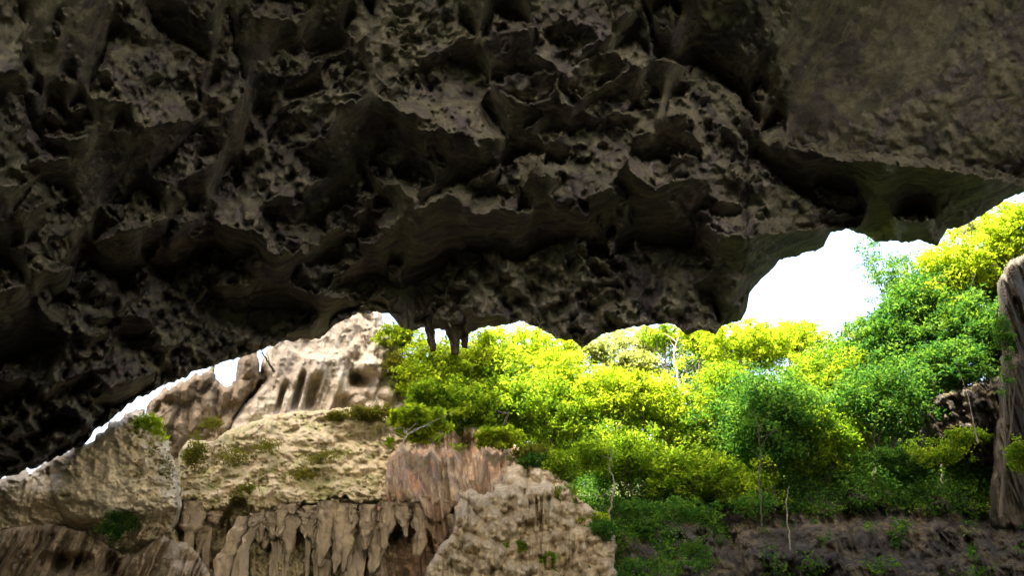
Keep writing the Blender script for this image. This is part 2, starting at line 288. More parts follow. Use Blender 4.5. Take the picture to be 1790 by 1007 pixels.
p(.65, (-20, 170), (60, 180), (230, 250), (420, 120), (540, 80), (640, 80), (650, 160), (720, 230), (840, 250), (900, 180), (1040, 180), (1200, 140), (1420, 190), (1560, 180), (1570, 280), (1540, 340), (1420, 390), (1480, 440), (1570, 480), (1560, 560), (1610, 690), (1500, 760), (1400, 800), (1300, 800), (900, 840), (680, 890), (600, 850), (400, 780), (180, 740), (-20, 720))
for q in ([(560, 150), (640, 130), (630, 200), (570, 270)], [(750, 370), (900, 340), (940, 400), (780, 420)], [(340, 540), (480, 490), (520, 500), (380, 600)], [(-20, 570), (130, 580), (150, 690), (80, 720), (-20, 740)], [(600, 660), (650, 630), (700, 690), (690, 740), (610, 720)], [(690, 460), (740, 470), (700, 560)], [(880, 480), (940, 560), (950, 590), (900, 530)]): p(0, *q)
e(0, 980, 350, 22, 46); e(.05, 1055, 560, 12, 52); p(.35, (720, 170), (850, 260), (900, 330), (760, 350), (700, 260))
p(0.0, (1500, 740), (1610, 690), (1640, 720), (1560, 760))
# crop H: lower left
p, e, s = crop(0, 450, K)
p(.86, (480, 200), (540, 90), (620, 70), (830, 170), (930, 120), (1000, 50), (1120, 150), (1200, 180), (1350, 30), (1540, 60), (1700, 150), (1560, 270), (1500, 330), (1600, 400), (1810, 450), (1810, 700), (1500, 800), (1350, 900), (1080, 1000), (900, 1200), (0, 1500), (-400, 1600), (-400, 760), (0, 740), (180, 700), (350, 620), (420, 560), (390, 450), (300, 370), (250, 240), (330, 220), (370, 320), (480, 260))
e(0, 585, 190, 60, 45); e(0.05, 500, 290, 70, 30)
for q in ([(650, 290), (840, 250), (790, 330), (660, 370)], [(610, 430), (790, 410), (790, 470), (620, 490)], [(820, 410), (930, 390), (1090, 430), (1050, 570), (900, 590), (820, 540)], [(400, 510), (570, 520), (570, 545), (400, 540)], [(560, 570), (760, 530), (770, 570), (700, 610), (600, 620)],
          [(340, 900), (700, 770), (720, 810), (500, 920), (400, 994), (200, 994)], [(870, 860), (1080, 780), (1050, 870), (950, 930), (870, 900)], [(1380, 270), (1480, 190), (1810, 170), (1810, 440), (1600, 400), (1500, 360), (1650, 330), (1580, 280), (1400, 330)],
          [(-400, 640), (0, 570), (380, 500), (400, 570), (0, 680), (-400, 700)], [(0, 850), (230, 800), (200, 860), (0, 930)], [(1600, 590), (1760, 560), (1700, 620), (1590, 620)], [(700, 630), (760, 620), (740, 560), (780, 600), (700, 680)], [(270, 690), (360, 680), (350, 750), (290, 740)], [(1000, 630), (1200, 620), (1280, 590), (1150, 680)]): p(.03, *q)
e(.05, 1330, 470, 60, 25); e(.1, 880, 180, 60, 35); e(.05, 1150, 370, 60, 20)
p(.92, (225, 820), (330, 780), (480, 820), (380, 860), (300, 960), (200, 1010), (60, 1010), (180, 900)); p(.88, (1560, 430), (1700, 410), (1780, 470), (1790, 540), (1640, 500)); e(.9, 590, 650, 75, 38); e(.9, 1030, 200, 75, 130); e(.85, 1270, 210, 70, 120); s(.9, 50, (405, 610), (385, 760)); e(.8, 620, 330, 35, 60); e(.9, 1450, 290, 35, 25); e(.85, 1480, 560, 40, 40)
p, e, s = crop(0, 650, 2.82)
p(.85, (120, 60), (250, 20), (230, 80), (100, 190), (20, 230), (60, 150)); p(0, (170, 260), (330, 165), (360, 200), (430, 260), (300, 250)); p(.03, (-100, 130), (100, 20), (150, 40), (60, 140), (-100, 220)); p(.06, (620, 30), (760, 20), (720, 90), (560, 190), (380, 150), (480, 120)); p(.8, (370, 170), (520, 200), (560, 240), (440, 260)); p(.1, (60, 320), (200, 290), (220, 310), (80, 340)); p(.1, (270, 370), (400, 300), (380, 340), (260, 400)); p(.1, (-50, 400), (90, 420), (60, 470), (-50, 480))

RIM = [(-420, 900), (-130, 875), (0, 840), (60, 818), (110, 795), (152, 772), (158, 752), (178, 748), (200, 730), (240, 700), (290, 672), (350, 648), (400, 628), (440, 618), (478, 604), (492, 598), (530, 592), (560, 590), (590, 566), (625, 550), (660, 548), (680, 550), (700, 572), (722, 579), (742, 572), (790, 577), (815, 584), (840, 573), (868, 570), (880, 568), (915, 565), (945, 573), (975, 590), (1000, 594), (1018, 607), (1050, 588), (1100, 574), (1140, 566), (1180, 566), (1200, 585), (1225, 575), (1250, 585), (1262, 570), (1295, 560), (1305, 545), (1310, 515), (1330, 490), (1345, 478), (1362, 458), (1395, 448), (1440, 430), (1452, 408), (1480, 402), (1510, 408), (1530, 422), (1556, 420), (1580, 426), (1605, 420), (1640, 428), (1655, 402), (1680, 395), (1710, 380), (1740, 357), (1790, 338), (1920, 300), (2200, 240)]
def rim_y(x):
    r = np.array(RIM, float); y = np.interp(x, r[:, 0], r[:, 1])
    z = 0 * x
    return y + 1.6 * fbm(x / 4., z, 6, 2) + (3.8 + 3.5 * sstep(420, 330, x)) * fbm(x / 16., z, 5, 4) + 2.5 * fbm(x / 60., z + 3, 9, 2)

st = 2.0
gx = np.arange(-160, 1960, st); gy = np.arange(-180, 920, st)
GX, GY = np.meshgrid(gx, gy)
WX = GX + 9 * fbm(GX / 42, GY / 42, 1, 3) + 3.5 * fbm(GX / 9, GY / 9, 21, 3)
WY = GY + 7 * fbm(GX / 38, GY / 42, 4, 3) + 5.0 * fbm(GX / 8, GY / 11, 25, 3)
M = np.full(GX.shape, -.08)
for v, P in LIGHT:
    a = np.array(P); x0, y0 = a.min(0) - 14; x1, y1 = a.max(0) + 14
    c0, c1 = np.searchsorted(gx, [x0, x1]); r0, r1 = np.searchsorted(gy, [y0, y1])
    if c1 <= c0 or r1 <= r0: continue
    sub = (slice(r0, r1), slice(c0, c1))
    M[sub][inpoly(WX[sub], WY[sub], P)] = v
M = blur(M, 1) if False else M
M0 = M.copy(); FD, FL, WJ, EPS, WXS = 2.3, -1.0, .02, .0007, .1
# natural pitting: small hollows and spurs on every face
smooth = sstep(1330, 1480, GX) * sstep(340, 230, GY)
f1, f2 = worley(WX / 15, WY / 12, 3); g1, g2 = worley(WX / 33, WY / 27, 8)
pit = sstep(.30, .16, f1) * (vn(GX / 40, GY / 40, 77) > .42) + sstep(.34, .2, g1) * (vn(GX / 70, GY / 70, 78) > .55)
pit = np.clip(pit, 0, 1) * (1 - smooth)
fin = fbm(GX / 10, GY / 8, 31, 4)
M = M * (1 - 1.0 * pit) + .75 * fin * (M > .2) * (1 - .6 * smooth) + .35 * np.clip(fbm(GX / 26, GY / 20, 35, 4) - .1, 0, 1) * (M <= .2) * (1 - .5 * smooth)
M = np.where(M > .45, M * 1.15, M)
spur = sstep(.22, .1, worley(WX / 24, WY / 19, 55)[0]) * (vn(GX / 60, GY / 60, 79) > .5) * (1 - smooth)
M = np.clip(M + .45 * spur * (M <= .2), -.5, 1.35)
ry_ = rim_y(gx)
below = GY > ry_[None, :]
M[below] = .55
lt = np.log(tz(gy)); dlt = np.zeros_like(lt); dlt[:-1] = lt[:-1] - lt[1:]     # d ln tan going up one row
dlt[-1] = dlt[-2]
# every face keeps its own lean and hangs free of its neighbours, while the whole follows a vault that climbs towards the viewer
ny, nx = GX.shape
def solve(G, WXl, WYl, eps, tgt, iters=36):
    """min sum WY (L[r]-L[r+1]-G)^2 + WX (dx L)^2 + eps (L-tgt)^2, CG with a Fourier preconditioner"""
    ny,nx=G.shape
    def A(L):
        r=eps*L+0
        d=WYl[:-1]*(L[:-1]-L[1:]); r[:-1]+=d; r[1:]-=d
        d=WXl[:,:-1]*(L[:,:-1]-L[:,1:]); r[:,:-1]+=d; r[:,1:]-=d
        return r
    b=eps*tgt; g=WYl[:-1]*G[:-1]; b=b.copy(); b[:-1]+=g; b[1:]-=g
    fy=2-2*np.cos(2*np.pi*np.fft.fftfreq(2*ny)); fx=2-2*np.cos(2*np.pi*np.fft.rfftfreq(2*nx))
    den=WYl.mean()*fy[:,None]*.8+WXl.mean()*.8*fx[None,:]+eps.mean()
    def Pc(r):
        E=np.concatenate([r,r[::-1]],0);E=np.concatenate([E,E[:,::-1]],1)
        return np.fft.irfft2(np.fft.rfft2(E)/den,s=E.shape)[:ny,:nx]
    L=tgt.copy(); r=b-A(L); z=Pc(r); p=z.copy(); rz=(r*z).sum()
    for it in range(iters):
        Ap=A(p); al=rz/(p*Ap).sum(); L+=al*p; r-=al*Ap; z=Pc(r); rn=(r*z).sum(); p=z+rn/rz*p; rz=rn
    return L

Y0 = 46.0
k_ = np.ones(161) / 161
lr = np.log(np.convolve(np.pad(tz(ry_), 80, mode='edge'), k_, mode='valid'))[None, :]
macro = math.log(Y0) - .45 * np.clip(lt[:, None] - lr, -.1, 9)
f = FD + (FL - FD) * np.clip(M, -.5, 1.3)
WY = np.ones_like(M); WX = np.full_like(M, WXS)
e = np.abs(M0[:-1] - M0[1:]) > .2; WY[:-1][e] = WJ
e = np.abs(M0[:, :-1] - M0[:, 1:]) > .2; WX[:, :-1][e] = WJ * WXS
eps = np.full_like(M, EPS); eps += .012 * np.exp(-((GY - ry_[None, :]) / 8.) ** 2)
LY = solve(-f * dlt[:, None], WX, WY, eps, macro)
LY -= (.0004 + .0019 * sstep(.2, .6, blur(M, 2))) * (ridged(GX / 22, GY / 17, 61, 4) + .6 * fbm(GX / 7, GY / 6, 62, 3))
def samp(A, x, y):
    u = np.clip((x - gx[0]) / st, 0, nx - 1.001); w = np.clip((y - gy[0]) / st, 0, ny - 1.001)
    i = u.astype(int); j = w.astype(int); a = u - i; b = w - j
    return (A[j, i] * (1 - a) + A[j, i + 1] * a) * (1 - b) + (A[j + 1, i] * (1 - a) + A[j + 1, i + 1] * a) * b
cx = np.arange(-150, 1950, 2.0); NR = 440
RYc = rim_y(cx)
sv = np.linspace(0, 1, NR)[:, None]
PY = RYc[None, :] + (-165 - RYc[None, :]) * sv
PX = np.repeat(cx[None, :], NR, 0)
CY = np.exp(samp(LY, PX, PY))
vx, vy, vz = place(PX, PY, CY)
front = np.stack([vx, vy, vz], -1)
rim = front[0]; top = front[-1]
def rowp(a, dx, dy, dz, kx=1.0):
    r = a.copy(); r[:, 0] = r[:, 0] * kx + dx; r[:, 1] += dy; r[:, 2] += dz; return r
smz = lambda a, k: np.convolve(np.pad(a, (k, k), mode='edge'), np.ones(2 * k + 1) / (2 * k + 1), mode='valid')
rs = rim.copy(); rs[:, 1] = smz(rim[:, 1], 25); rs[:, 2] = smz(rim[:, 2], 10)
# outer (valley) side of the roof and an unseen hill shaped to keep sun off the cliffs
o1 = rowp(rim, 0, .35, .35); o2 = rowp(rs, 0, 1.2, 1.6, 1.03); o3 = rowp(rs, 0, 0, 9, 1.06)
crest = 47 + 46 * sstep(-12, -24, rs[:, 0])  # crest raised at the left as a sun blocker for the pale cliff
o4 = rowp(rs, 0, 0, 0, 1.12); o4[:, 1] = 43; o4[:, 2] = crest * .88; o5 = o4.copy(); o5[:, 0] *= 1.08; o5[:, 1] = 36; o5[:, 2] = crest
o6 = top.copy(); o6[:, 0] *= 2; o6[:, 1] = -8; o6[:, 2] = 42
t1 = top.copy(); t1[:, 1] = top[:, 1] * .8; t1[:, 2] = smz(top[:, 2], 20) + 2.0; t1[:, 0] *= 1.0
t2 = top.copy(); t2[:, 1] = top[:, 1] * .6; t2[:, 2] = smz(top[:, 2], 60) + 3; t2[:, 0] *= 1.2
t3 = t2.copy(); t3[:, 1] = -8; t3[:, 2] = 31; t3[:, 0] *= 1.25
allrows = np.concatenate([o6[None], o5[None], o4[None], o3[None], o2[None], o1[None], front, t1[None], t2[None], t3[None], o6[None]], 0)
# side edges run outwards and down to the ground as the cave's side walls
def side(col, sx):
    a = col.copy(); a[:, 0] += sx * 6; a[:, 2] = a[:, 2] * .96
    w = sstep(1, 16, col[:, 1])             # the walls stop where the cave opens behind the viewer
    b = col.copy(); b[:, 0] += sx * 10; b[:, 2] = b[:, 2] * (1 - .5 * w) - w
    c = col.copy(); c[:, 0] += sx * 11; c[:, 2] = c[:, 2] * (1 - w) - w
    return a, b, c
la, lb, lc = side(allrows[:, 0], -1); ra, rb, rc = side(allrows[:, -1], 1)
allrows = np.concatenate([lc[:, None], lb[:, None], la[:, None], allrows, ra[:, None], rb[:, None], rc[:, None]], 1)
nyy, nxx = allrows.shape[:2]
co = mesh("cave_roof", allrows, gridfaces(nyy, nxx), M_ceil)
tag(co, "pitted dark cave roof hanging over the daylight opening", kind="structure")

# ---------------------------------------------------------------- ground
def sheet(name, x0, x1, y0, y1, z, mat, n=60, amp=.15):
    X, Yg = np.meshgrid(np.linspace(x0, x1, n), np.linspace(y0, y1, n))
    Z = z + amp * fbm(X / 6, Yg / 6, 90, 4)
    return mesh(name, np.stack([X, Yg, Z], -1), gridfaces(n, n), mat)
tag(sheet("ground", -1500, 1500, -1500, 1500, -1.2, M_grnd, 40, 0), kind="structure")
tag(sheet("cave_floor", -60, 60, -14, 66, 0, M_grnd, 120, .4), kind="structure")

M_wood = rock("wooded_hill", [(.02, .035, .01), (.05, .07, .015), (.035, .05, .012)], .3, 1., 2.)
Xo, Zo = np.meshgrid(np.linspace(-150, 150, 80), np.linspace(0, 1, 40))
# unseen, added behind the viewer: dark foot, pale slope bouncing sunlight onto the roof
tag(mesh("added_dark_slope", np.stack([Xo * 1.4, -22 - 26 * Zo + 3 * fbm(Xo / 20, Zo * 5, 130, 3) * Zo, -1.3 + 17 * Zo], -1), gridfaces(40, 80), M_wood), kind="structure")  # added dark strip, keeps low bounce light off the overhead ledges
tag(mesh("added_bounce_slope", np.stack([Xo * 1.6, -48 - 90 * Zo + 3 * fbm(Xo / 20, Zo * 5, 131, 3) * np.minimum(1, Zo * 8), 15.7 + 58 * Zo], -1), gridfaces(40, 80), M_bounce), kind="structure")  # added reflector slope, lights the roof faces from behind the viewer

# ================================================================ CLIFFS, built as solid reliefs
def relief(name, P, Yf, mat, step=2.0, thick=5., warp=5., edge=None, parent=None, wsc=18.):
    a = np.array(P, float); x0, y0 = a.min(0) - 12; x1, y1 = a.max(0) + 12
    xs = np.arange(x0, x1, step); ys = np.arange(y0, y1, step); X, Yp = np.meshgrid(xs, ys)
    sd = len(name) * 13
    wx_ = X + warp * fbm(X / wsc, Yp / wsc, sd, 4); wy_ = Yp + warp * fbm(X / wsc, Yp / wsc, sd + 5, 4)
    In = inpoly(wx_, wy_, P)
    soft = blur(In.astype(float), max(1, int(9 / step)))
    D = Yf(X, Yp)
    if edge: D = D + edge * (1 - np.clip((soft - .5) * 2, 0, 1)) ** 2
    px, py, pz = place(X, Yp, D)
    V = np.stack([px, py, pz], -1)
    cell = In[:-1, :-1] & In[1:, :-1] & In[:-1, 1:] & In[1:, 1:]
    n0, n1 = X.shape
    idx = np.arange(n0 * n1).reshape(n0, n1)
    f = np.stack([idx[:-1, :-1], idx[:-1, 1:], idx[1:, 1:], idx[1:, :-1]], -1)[cell]
    e = np.concatenate([f[:, [0, 1]], f[:, [1, 2]], f[:, [2, 3]], f[:, [3, 0]]])
    key = e[:, 0].astype(np.int64) * (n0 * n1) + e[:, 1]; rev = e[:, 1].astype(np.int64) * (n0 * n1) + e[:, 0]
    be = e[~np.isin(rev, key)]
    V = V.reshape(-1, 3); bv, inv = np.unique(be, return_inverse=True); inv = inv.reshape(be.shape)
    B = V[bv].copy(); k = (B[:, 1] + thick) / B[:, 1]; B[:, 0] *= k ; B[:, 1] += thick
    off = len(V)
    sf = np.stack([be[:, 1], be[:, 0], off + inv[:, 0], off + inv[:, 1]], -1)
    used = np.unique(f); allv = np.concatenate([V, B]); faces = np.concatenate([f, sf])
    u, iv = np.unique(faces, return_inverse=True)
    return mesh(name, allv[u], iv.reshape(faces.shape), mat, parent)

# tall pale cliff behind, fluted with drip marks
def y_up(X, Y):
    d = 61.5 + .012 * (700 - Y)
    lean = (X + .28 * (Y - 650))                 # flutes lean a little
    a = sstep(455, 520, X) * sstep(720, 660, X) * sstep(600, 640, Y)
    fl = ridged(lean / 34, Y / 260, 11, 3)
    d = d - a * 1.3 * fl - .5 * fbm(X / 60, Y / 60, 12, 4) - .28 * ridged(X / 13, Y / 20, 13, 4)
    gul = sstep(14, 3, np.abs(lean - 556)) * sstep(640, 680, Y) + sstep(9, 2, np.abs(lean - 531)) * sstep(640, 670, Y) + sstep(7, 2, np.abs(lean - 504)) * sstep(660, 690, Y) * .8
    d = d + 2.2 * gul * sstep(728, 705, Y)
    cav = np.exp(-(((X - 628) / 18) ** 2 + ((Y - 664) / 13) ** 2)); d = d + 3.2 * cav
    slab = np.exp(-(((X - 600) / 12) ** 4 + ((Y - 675) / 22) ** 4)); d = d - 1.3 * slab
    slab = np.exp(-(((X - 640) / 20) ** 4 + ((Y - 640) / 9) ** 4)); d = d - 1.2 * slab
    d = d - .5 * ridged(X / 9, Y / 45, 14, 3) * sstep(620, 640, X) * sstep(660, 620, Y)
    sm = sstep(540, 470, X)                      # smooth apron at its left
    d = d + sm * 1.2 * 0
    f1, f2 = worley(X / 30, Y / 24, 15); d = d - .7 * (f2 - f1) * sstep(590, 620, X)
    return d
UP = [(392, 790), (402, 742), (420, 712), (445, 690), (468, 660), (455, 640), (462, 618), (488, 560), (560, 530), (640, 530), (668, 548), (672, 575), (690, 600), (700, 630), (722, 640), (730, 665), (735, 760), (700, 800), (560, 800)]
tag(relief("limestone_cliff", UP, y_up, M_pale, 1.6, 5, 3, edge=1.6), kind="structure", label="tall pale fluted limestone cliff behind the mossy ledge")
# slabs left of it with a hole of sky between
def y_sl(X, Y):
    f1, f2 = worley((X + .3 * Y) / 34, Y / 60, 22)
    return 62 + .01 * (700 - Y) - 1.6 * np.clip(f2 - f1, 0, .5) - .6 * fbm(X / 40, Y / 40, 23, 4) - .25 * ridged(X / 12, Y / 16, 24, 4)
SLB = [(250, 900), (256, 706), (282, 684), (318, 668), (345, 653), (372, 640), (382, 668), (398, 676), (408, 672), (416, 652), (420, 630), (432, 612), (446, 612), (452, 640), (462, 655), (440, 690), (420, 715), (402, 750), (395, 800), (380, 900)]
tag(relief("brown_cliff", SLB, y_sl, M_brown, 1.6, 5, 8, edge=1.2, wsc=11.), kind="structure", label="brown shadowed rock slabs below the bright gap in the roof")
# small leaning pillar right of the sky hole
# mossy ledge slope with a fringe of dripstone below
def y_mo(X, Y):
    t = np.clip((Y - 735) / 150, 0, 1)
    d = 57.5 - 6 * t ** .8
    lumps = fbm(X / 55, Y / 32, 31, 5)
    d = d - 1.5 * lumps - .2 * ridged(X / 17, Y / 15, 32, 3) - .12 * fbm(X / 5, Y / 5, 47, 3)
    f1, f2 = worley((X + Y * .5) / 44 + .4 * fbm(X / 30, Y / 30, 37, 3), Y / 26 + .4 * fbm(X / 25, Y / 25, 38, 3), 36); d = d - .75 * np.clip(f2 - f1, 0, .5)
    g1, g2 = worley((X - Y * .3) / 15 + .5 * fbm(X / 12, Y / 12, 39, 3), Y / 11, 40); d = d - .45 * np.clip(g2 - g1, 0, .4) + .5 * sstep(.22, .05, g1) * (vn(X / 40, Y / 30, 42) > .5)
    d = d - .35 * ridged(X / 8, Y / 40, 43, 3) * sstep(.45, .6, vn(X / 60, Y / 50, 44))
    hm = 884 + 16 * fbm(X / 26, X * 0, 3, 3) + 9 * (vn(X / 7, X * 0, 4) - .5); lo = sstep(hm - 6, hm + 9, Y)
    fr = ridged(X / 23 + .6 * fbm(X / 60, Y / 60, 3, 2), Y / 300, 33, 2)
    fi = ridged(X / 8, Y / 130, 34, 3)
    long_ = 40 + 75 * vn(X / 26, X * 0 + 5, 41)          # how far each drip hangs
    hang = sstep(905 + long_ + 12, 905 + long_ - 12, Y)
    d = d + lo * (3.4 - 1.1 * fr - .5 * fi - .8 * fbm(X / 30, Y / 26, 46, 4))
    return d
MO = [(300, 1150), (305, 860), (312, 790), (330, 768), (372, 770), (400, 752), (440, 735), (495, 722), (560, 716), (620, 712), (668, 722), (705, 742), (730, 765), (725, 830), (715, 900), (700, 1150)]
tag(relief("mossy_ledge", MO, y_mo, M_moss, 1.6, 6, 4, edge=1.5), kind="structure", label="mossy cream ledge with hanging dripstone fringe under the pale cliff")
# two fat leaning columns at the left end of the fringe
# rounded cream buttress
def y_bo(X, Y):
    d = 50.0
    c = ((X - 215) / 125) ** 2 + ((Y - 830) / 130) ** 2
    d = d - 4.5 * np.sqrt(np.clip(1.05 - c, 0, 1))
    d = d - 1.3 * fbm(X / 70, Y / 50, 51, 5) - .3 * ridged(X / 22, Y / 18, 52, 4) - .1 * fbm(X / 5, Y / 5, 58, 3)
    right = sstep(180, 230, X); f1, f2 = worley(X / 24, Y / 26, 53); d = d - right * .7 * np.clip(f2 - f1, 0, .6)
    f1, f2 = worley(X / 11, Y / 9, 57); d = d + right * .35 * sstep(.3, .1, f1)
    low = sstep(905, 930, Y + .12 * (X - 160)); d = d + low * (2.2 - .9 * ridged((X + .5 * Y) / 24, Y / 160, 54, 3))
    sh = np.exp(-(((X - 70) / 85) ** 2 + ((Y - 868) / 26) ** 2)); d = d - 1.8 * sh
    gro = sum(np.exp(-(((X + .25 * (Y - 850) - k) / 3.5) ** 2)) for k in (40, 52, 63)) * sstep(835, 850, Y) * sstep(885, 870, Y); d = d + .6 * gro
    for hx, hy, hr in ((298, 893, 9), (222, 903, 15), (112, 868, 5)): d = d + 1.6 * np.exp(-(((X - hx) / hr) ** 2 + ((Y - hy) / (hr * .55)) ** 2))
    return d
BO = [(-160, 1150), (-160, 862), (0, 834), (30, 824), (52, 824), (75, 808), (95, 798), (112, 795), (132, 782), (150, 776), (168, 760), (190, 746), (215, 724), (240, 709), (262, 728), (285, 752), (300, 790), (312, 830), (316, 880), (310, 920), (318, 960), (330, 1150)]
bt = relief("rock_buttress", BO, y_bo, M_bould, 1.6, 6, 9, edge=1.4, wsc=11.)
tag(bt, "rounded cream rock buttress at lower left touched by sunlight at its top", "rock")
# drip shelves bottom left in front
def y_dl(X, Y):
    d = 47.5 - 2.4 * ridged((X + .45 * (Y - 950)) / 17 + .4 * fbm(X / 50, Y / 50, 71, 2), Y / 200, 72, 3)
    d = d - .8 * fbm(X / 40, Y / 40, 73, 4) - .2 * ridged(X / 9, Y / 14, 74, 3)
    for hx, hy, rx, ry in ((325, 965, 20, 26), (440, 990, 14, 40), (120, 985, 40, 16), (195, 990, 12, 24)): d = d + 3.2 * np.exp(-(((X - hx) / rx) ** 4 + ((Y - hy) / ry) ** 4))
    return d
DL = [(-160, 1150), (-160, 960), (0, 925), (80, 915), (150, 930), (190, 955), (230, 975), (262, 950), (285, 935), (300, 945), (330, 950), (360, 985), (372, 1005), (400, 1150)]
tag(relief("dripstone_apron", DL, y_dl, M_drip, 1.6, 4, 4, edge=1.4), "grey brown dripstone apron with slanting grooves below the rounded cream buttress", "rock")

def dripcol(name, pts, Y, rad, mat, label, cat, group, seed, flute=5):
    """a dripstone pendant or column: fluted tapering tube along photo points"""
    n = 60; pts = np.array(pts, float); t = np.linspace(0, len(pts) - 1, n); i = np.clip(t.astype(int), 0, len(pts) - 2); u = (t - i)[:, None]
    c = pts[i] * (1 - u) + pts[i + 1] * u
    r = np.interp(t, np.arange(len(rad)), rad)
    r = r * (1 + .22 * (vn(t * 3.1, t * 0 + seed, seed) - .5) * 2)
    px, py, pz = place(c[:, 0], c[:, 1], Y); ctr = np.stack([px, py, pz], -1)
    m = 28; a = np.linspace(0, 2 * np.pi, m, endpoint=False)
    mpp = Y / F * 1.05
    R = (r[:, None] * mpp) * (1 + .12 * np.cos(flute * a[None, :] + seed) + .7 * fbm(np.cos(a)[None, :] * 2 + 7 + 0 * t[:, None], np.sin(a)[None, :] * 2 + t[:, None] * 4.2, seed + 2, 4))
    V = np.stack([ctr[:, 0:1] + R * np.cos(a), ctr[:, 1:2] + R * np.sin(a), ctr[:, 2:3] + 0 * R + .1 * R], -1)
    V = V.reshape(-1, 3)
    ii = np.arange(n - 1)[:, None] * m + np.arange(m)[None, :]; jj = np.arange(n - 1)[:, None] * m + (np.arange(m)[None, :] + 1) % m
    f = np.stack([ii, jj, jj + m, ii + m], -1).reshape(-1, 4)
    V = np.concatenate([V, ctr[:1], ctr[-1:]]); q = n * m
    k = np.arange(m); k2 = (k + 1) % m
    cap = np.concatenate([np.stack([k, np.full(m, q), np.full(m, q), k2], -1), np.stack([(n - 1) * m + k2, np.full(m, q + 1), np.full(m, q + 1), (n - 1) * m + k], -1)])
    tri = np.concatenate([f[:, [0, 1, 2]], f[:, [0, 2, 3]], np.stack([k, np.full(m, q), k2], -1), np.stack([(n - 1) * m + k2, np.full(m, q + 1), (n - 1) * m + k], -1)])
    o = mesh(name, V, tri, mat); return tag(o, label, cat, group)
dripcol("stone_column", [(425, 905), (410, 945), (393, 985), (385, 1080)], 50.5, [9, 10, 13, 16], M_drip, "fat leaning tan stone column left of its thinner twin below the mossy ledge", "column", "leaning stone columns", 3)
dripcol("stone_column", [(450, 900), (440, 930), (425, 965), (412, 1080)], 50, [7, 7, 9, 12], M_drip, "thinner leaning tan stone column right of its fat twin below the mossy ledge", "column", "leaning stone columns", 8)

def pendants(name, rows, mat, label, cat, seed):
    r = np.random.default_rng(seed); o = empty(name, tuple(float(v) for v in place(rows[0][0], rows[0][1], rows[0][2]))); tag(o, label, cat); b = np.array(o.location)
    for (x0, y0, Y, x1, y1, r0, lean) in rows:
        n = 44; t = np.linspace(0, 1, n); cxp = x0 + (x1 - x0) * t + 3 * fbm(t * 3 + seed, t * 0 + x0, seed, 2); cyp = y0 + (y1 - y0) * t
        px, py, pz = place(cxp, cyp, Y); mpp = Y / F * 1.05
        rr = r0 * (1.45 - 1.15 * t ** (.8 + (x0 * .37) % 1.4)) * (1 + .55 * fbm(t * 5, t * 0 + x0 * .37, seed + 3, 3)); rr[-1] *= .3; rr[-2] *= .7
        m = 30; a = np.linspace(0, 2 * np.pi, m, endpoint=False)
        Rr = (rr[:, None] * mpp) * (1 + .75 * fbm(np.cos(a)[None, :] * 1.9 + x0 + 0 * t[:, None], np.sin(a)[None, :] * 1.9 + t[:, None] * 2.2 * (1 + (y1 - y0) / 60.), seed + 5, 4) + .10 * np.cos(6 * a + x0 + 2 * t[:, None]))
        V = np.stack([px[:, None] + Rr * np.cos(a), py[:, None] + Rr * np.sin(a), pz[:, None] + 0 * Rr], -1).reshape(-1, 3) - b
        ii = np.arange(n - 1)[:, None] * m + np.arange(m)[None, :]; jj = np.arange(n - 1)[:, None] * m + (np.arange(m)[None, :] + 1) % m
        V = np.concatenate([V, V[-m:].mean(0, keepdims=True)]); k = np.arange(m)
        fq = np.stack([ii, jj, jj + m, ii + m], -1).reshape(-1, 4)
        tri = np.concatenate([fq[:, [0, 1, 2]], fq[:, [0, 2, 3]], np.stack([(n - 1) * m + k, (n - 1) * m + (k + 1) % m, np.full(m, n * m)], -1)])
        mesh("pendant", V, tri, mat, o)
    return o
rp = np.random.default_rng(5); rows = []
x = 338.
while x < 668:
    if not 380 < x < 452:
        ln = 22 + 105 * rp.random() ** 1.6; rr0 = 4 + 4 * rp.random() + .07 * ln * rp.random()
        yy = 872 + 26 * rp.random(); rows.append((x, yy, 51.3 + 1.7 * rp.random(), x - .10 * ln + 5 * (rp.random() - .5), yy + ln, rr0, 0))
        if rp.random() < .35: rows.append((x + 4, yy + 4, 53.0, x - 4, 1060, rr0 * .9, 0))
    x += 3.5 + 8 * rp.random()
pendants("dripstone_fringe", rows, M_drip, "long fringe of tan dripstone fingers hanging under the mossy ledge", "dripstone", 21)
rows = [(676, 880, 51.0, 672, 962, 9, 0), (702, 880, 51.2, 708, 940, 10, 0), (738, 872, 50.6, 733, 975, 15, 0), (757, 880, 51.0, 762, 925, 9, 0), (781, 878, 51.3, 779, 912, 7, 0), (788, 900, 51.5, 792, 955, 8, 0), (720, 890, 51.6, 722, 925, 6, 0)]
pendants("dripstone_cluster", rows, M_drip, "short cluster of dripstone fingers under the rusty brown curtain rock", "dripstone", 33)
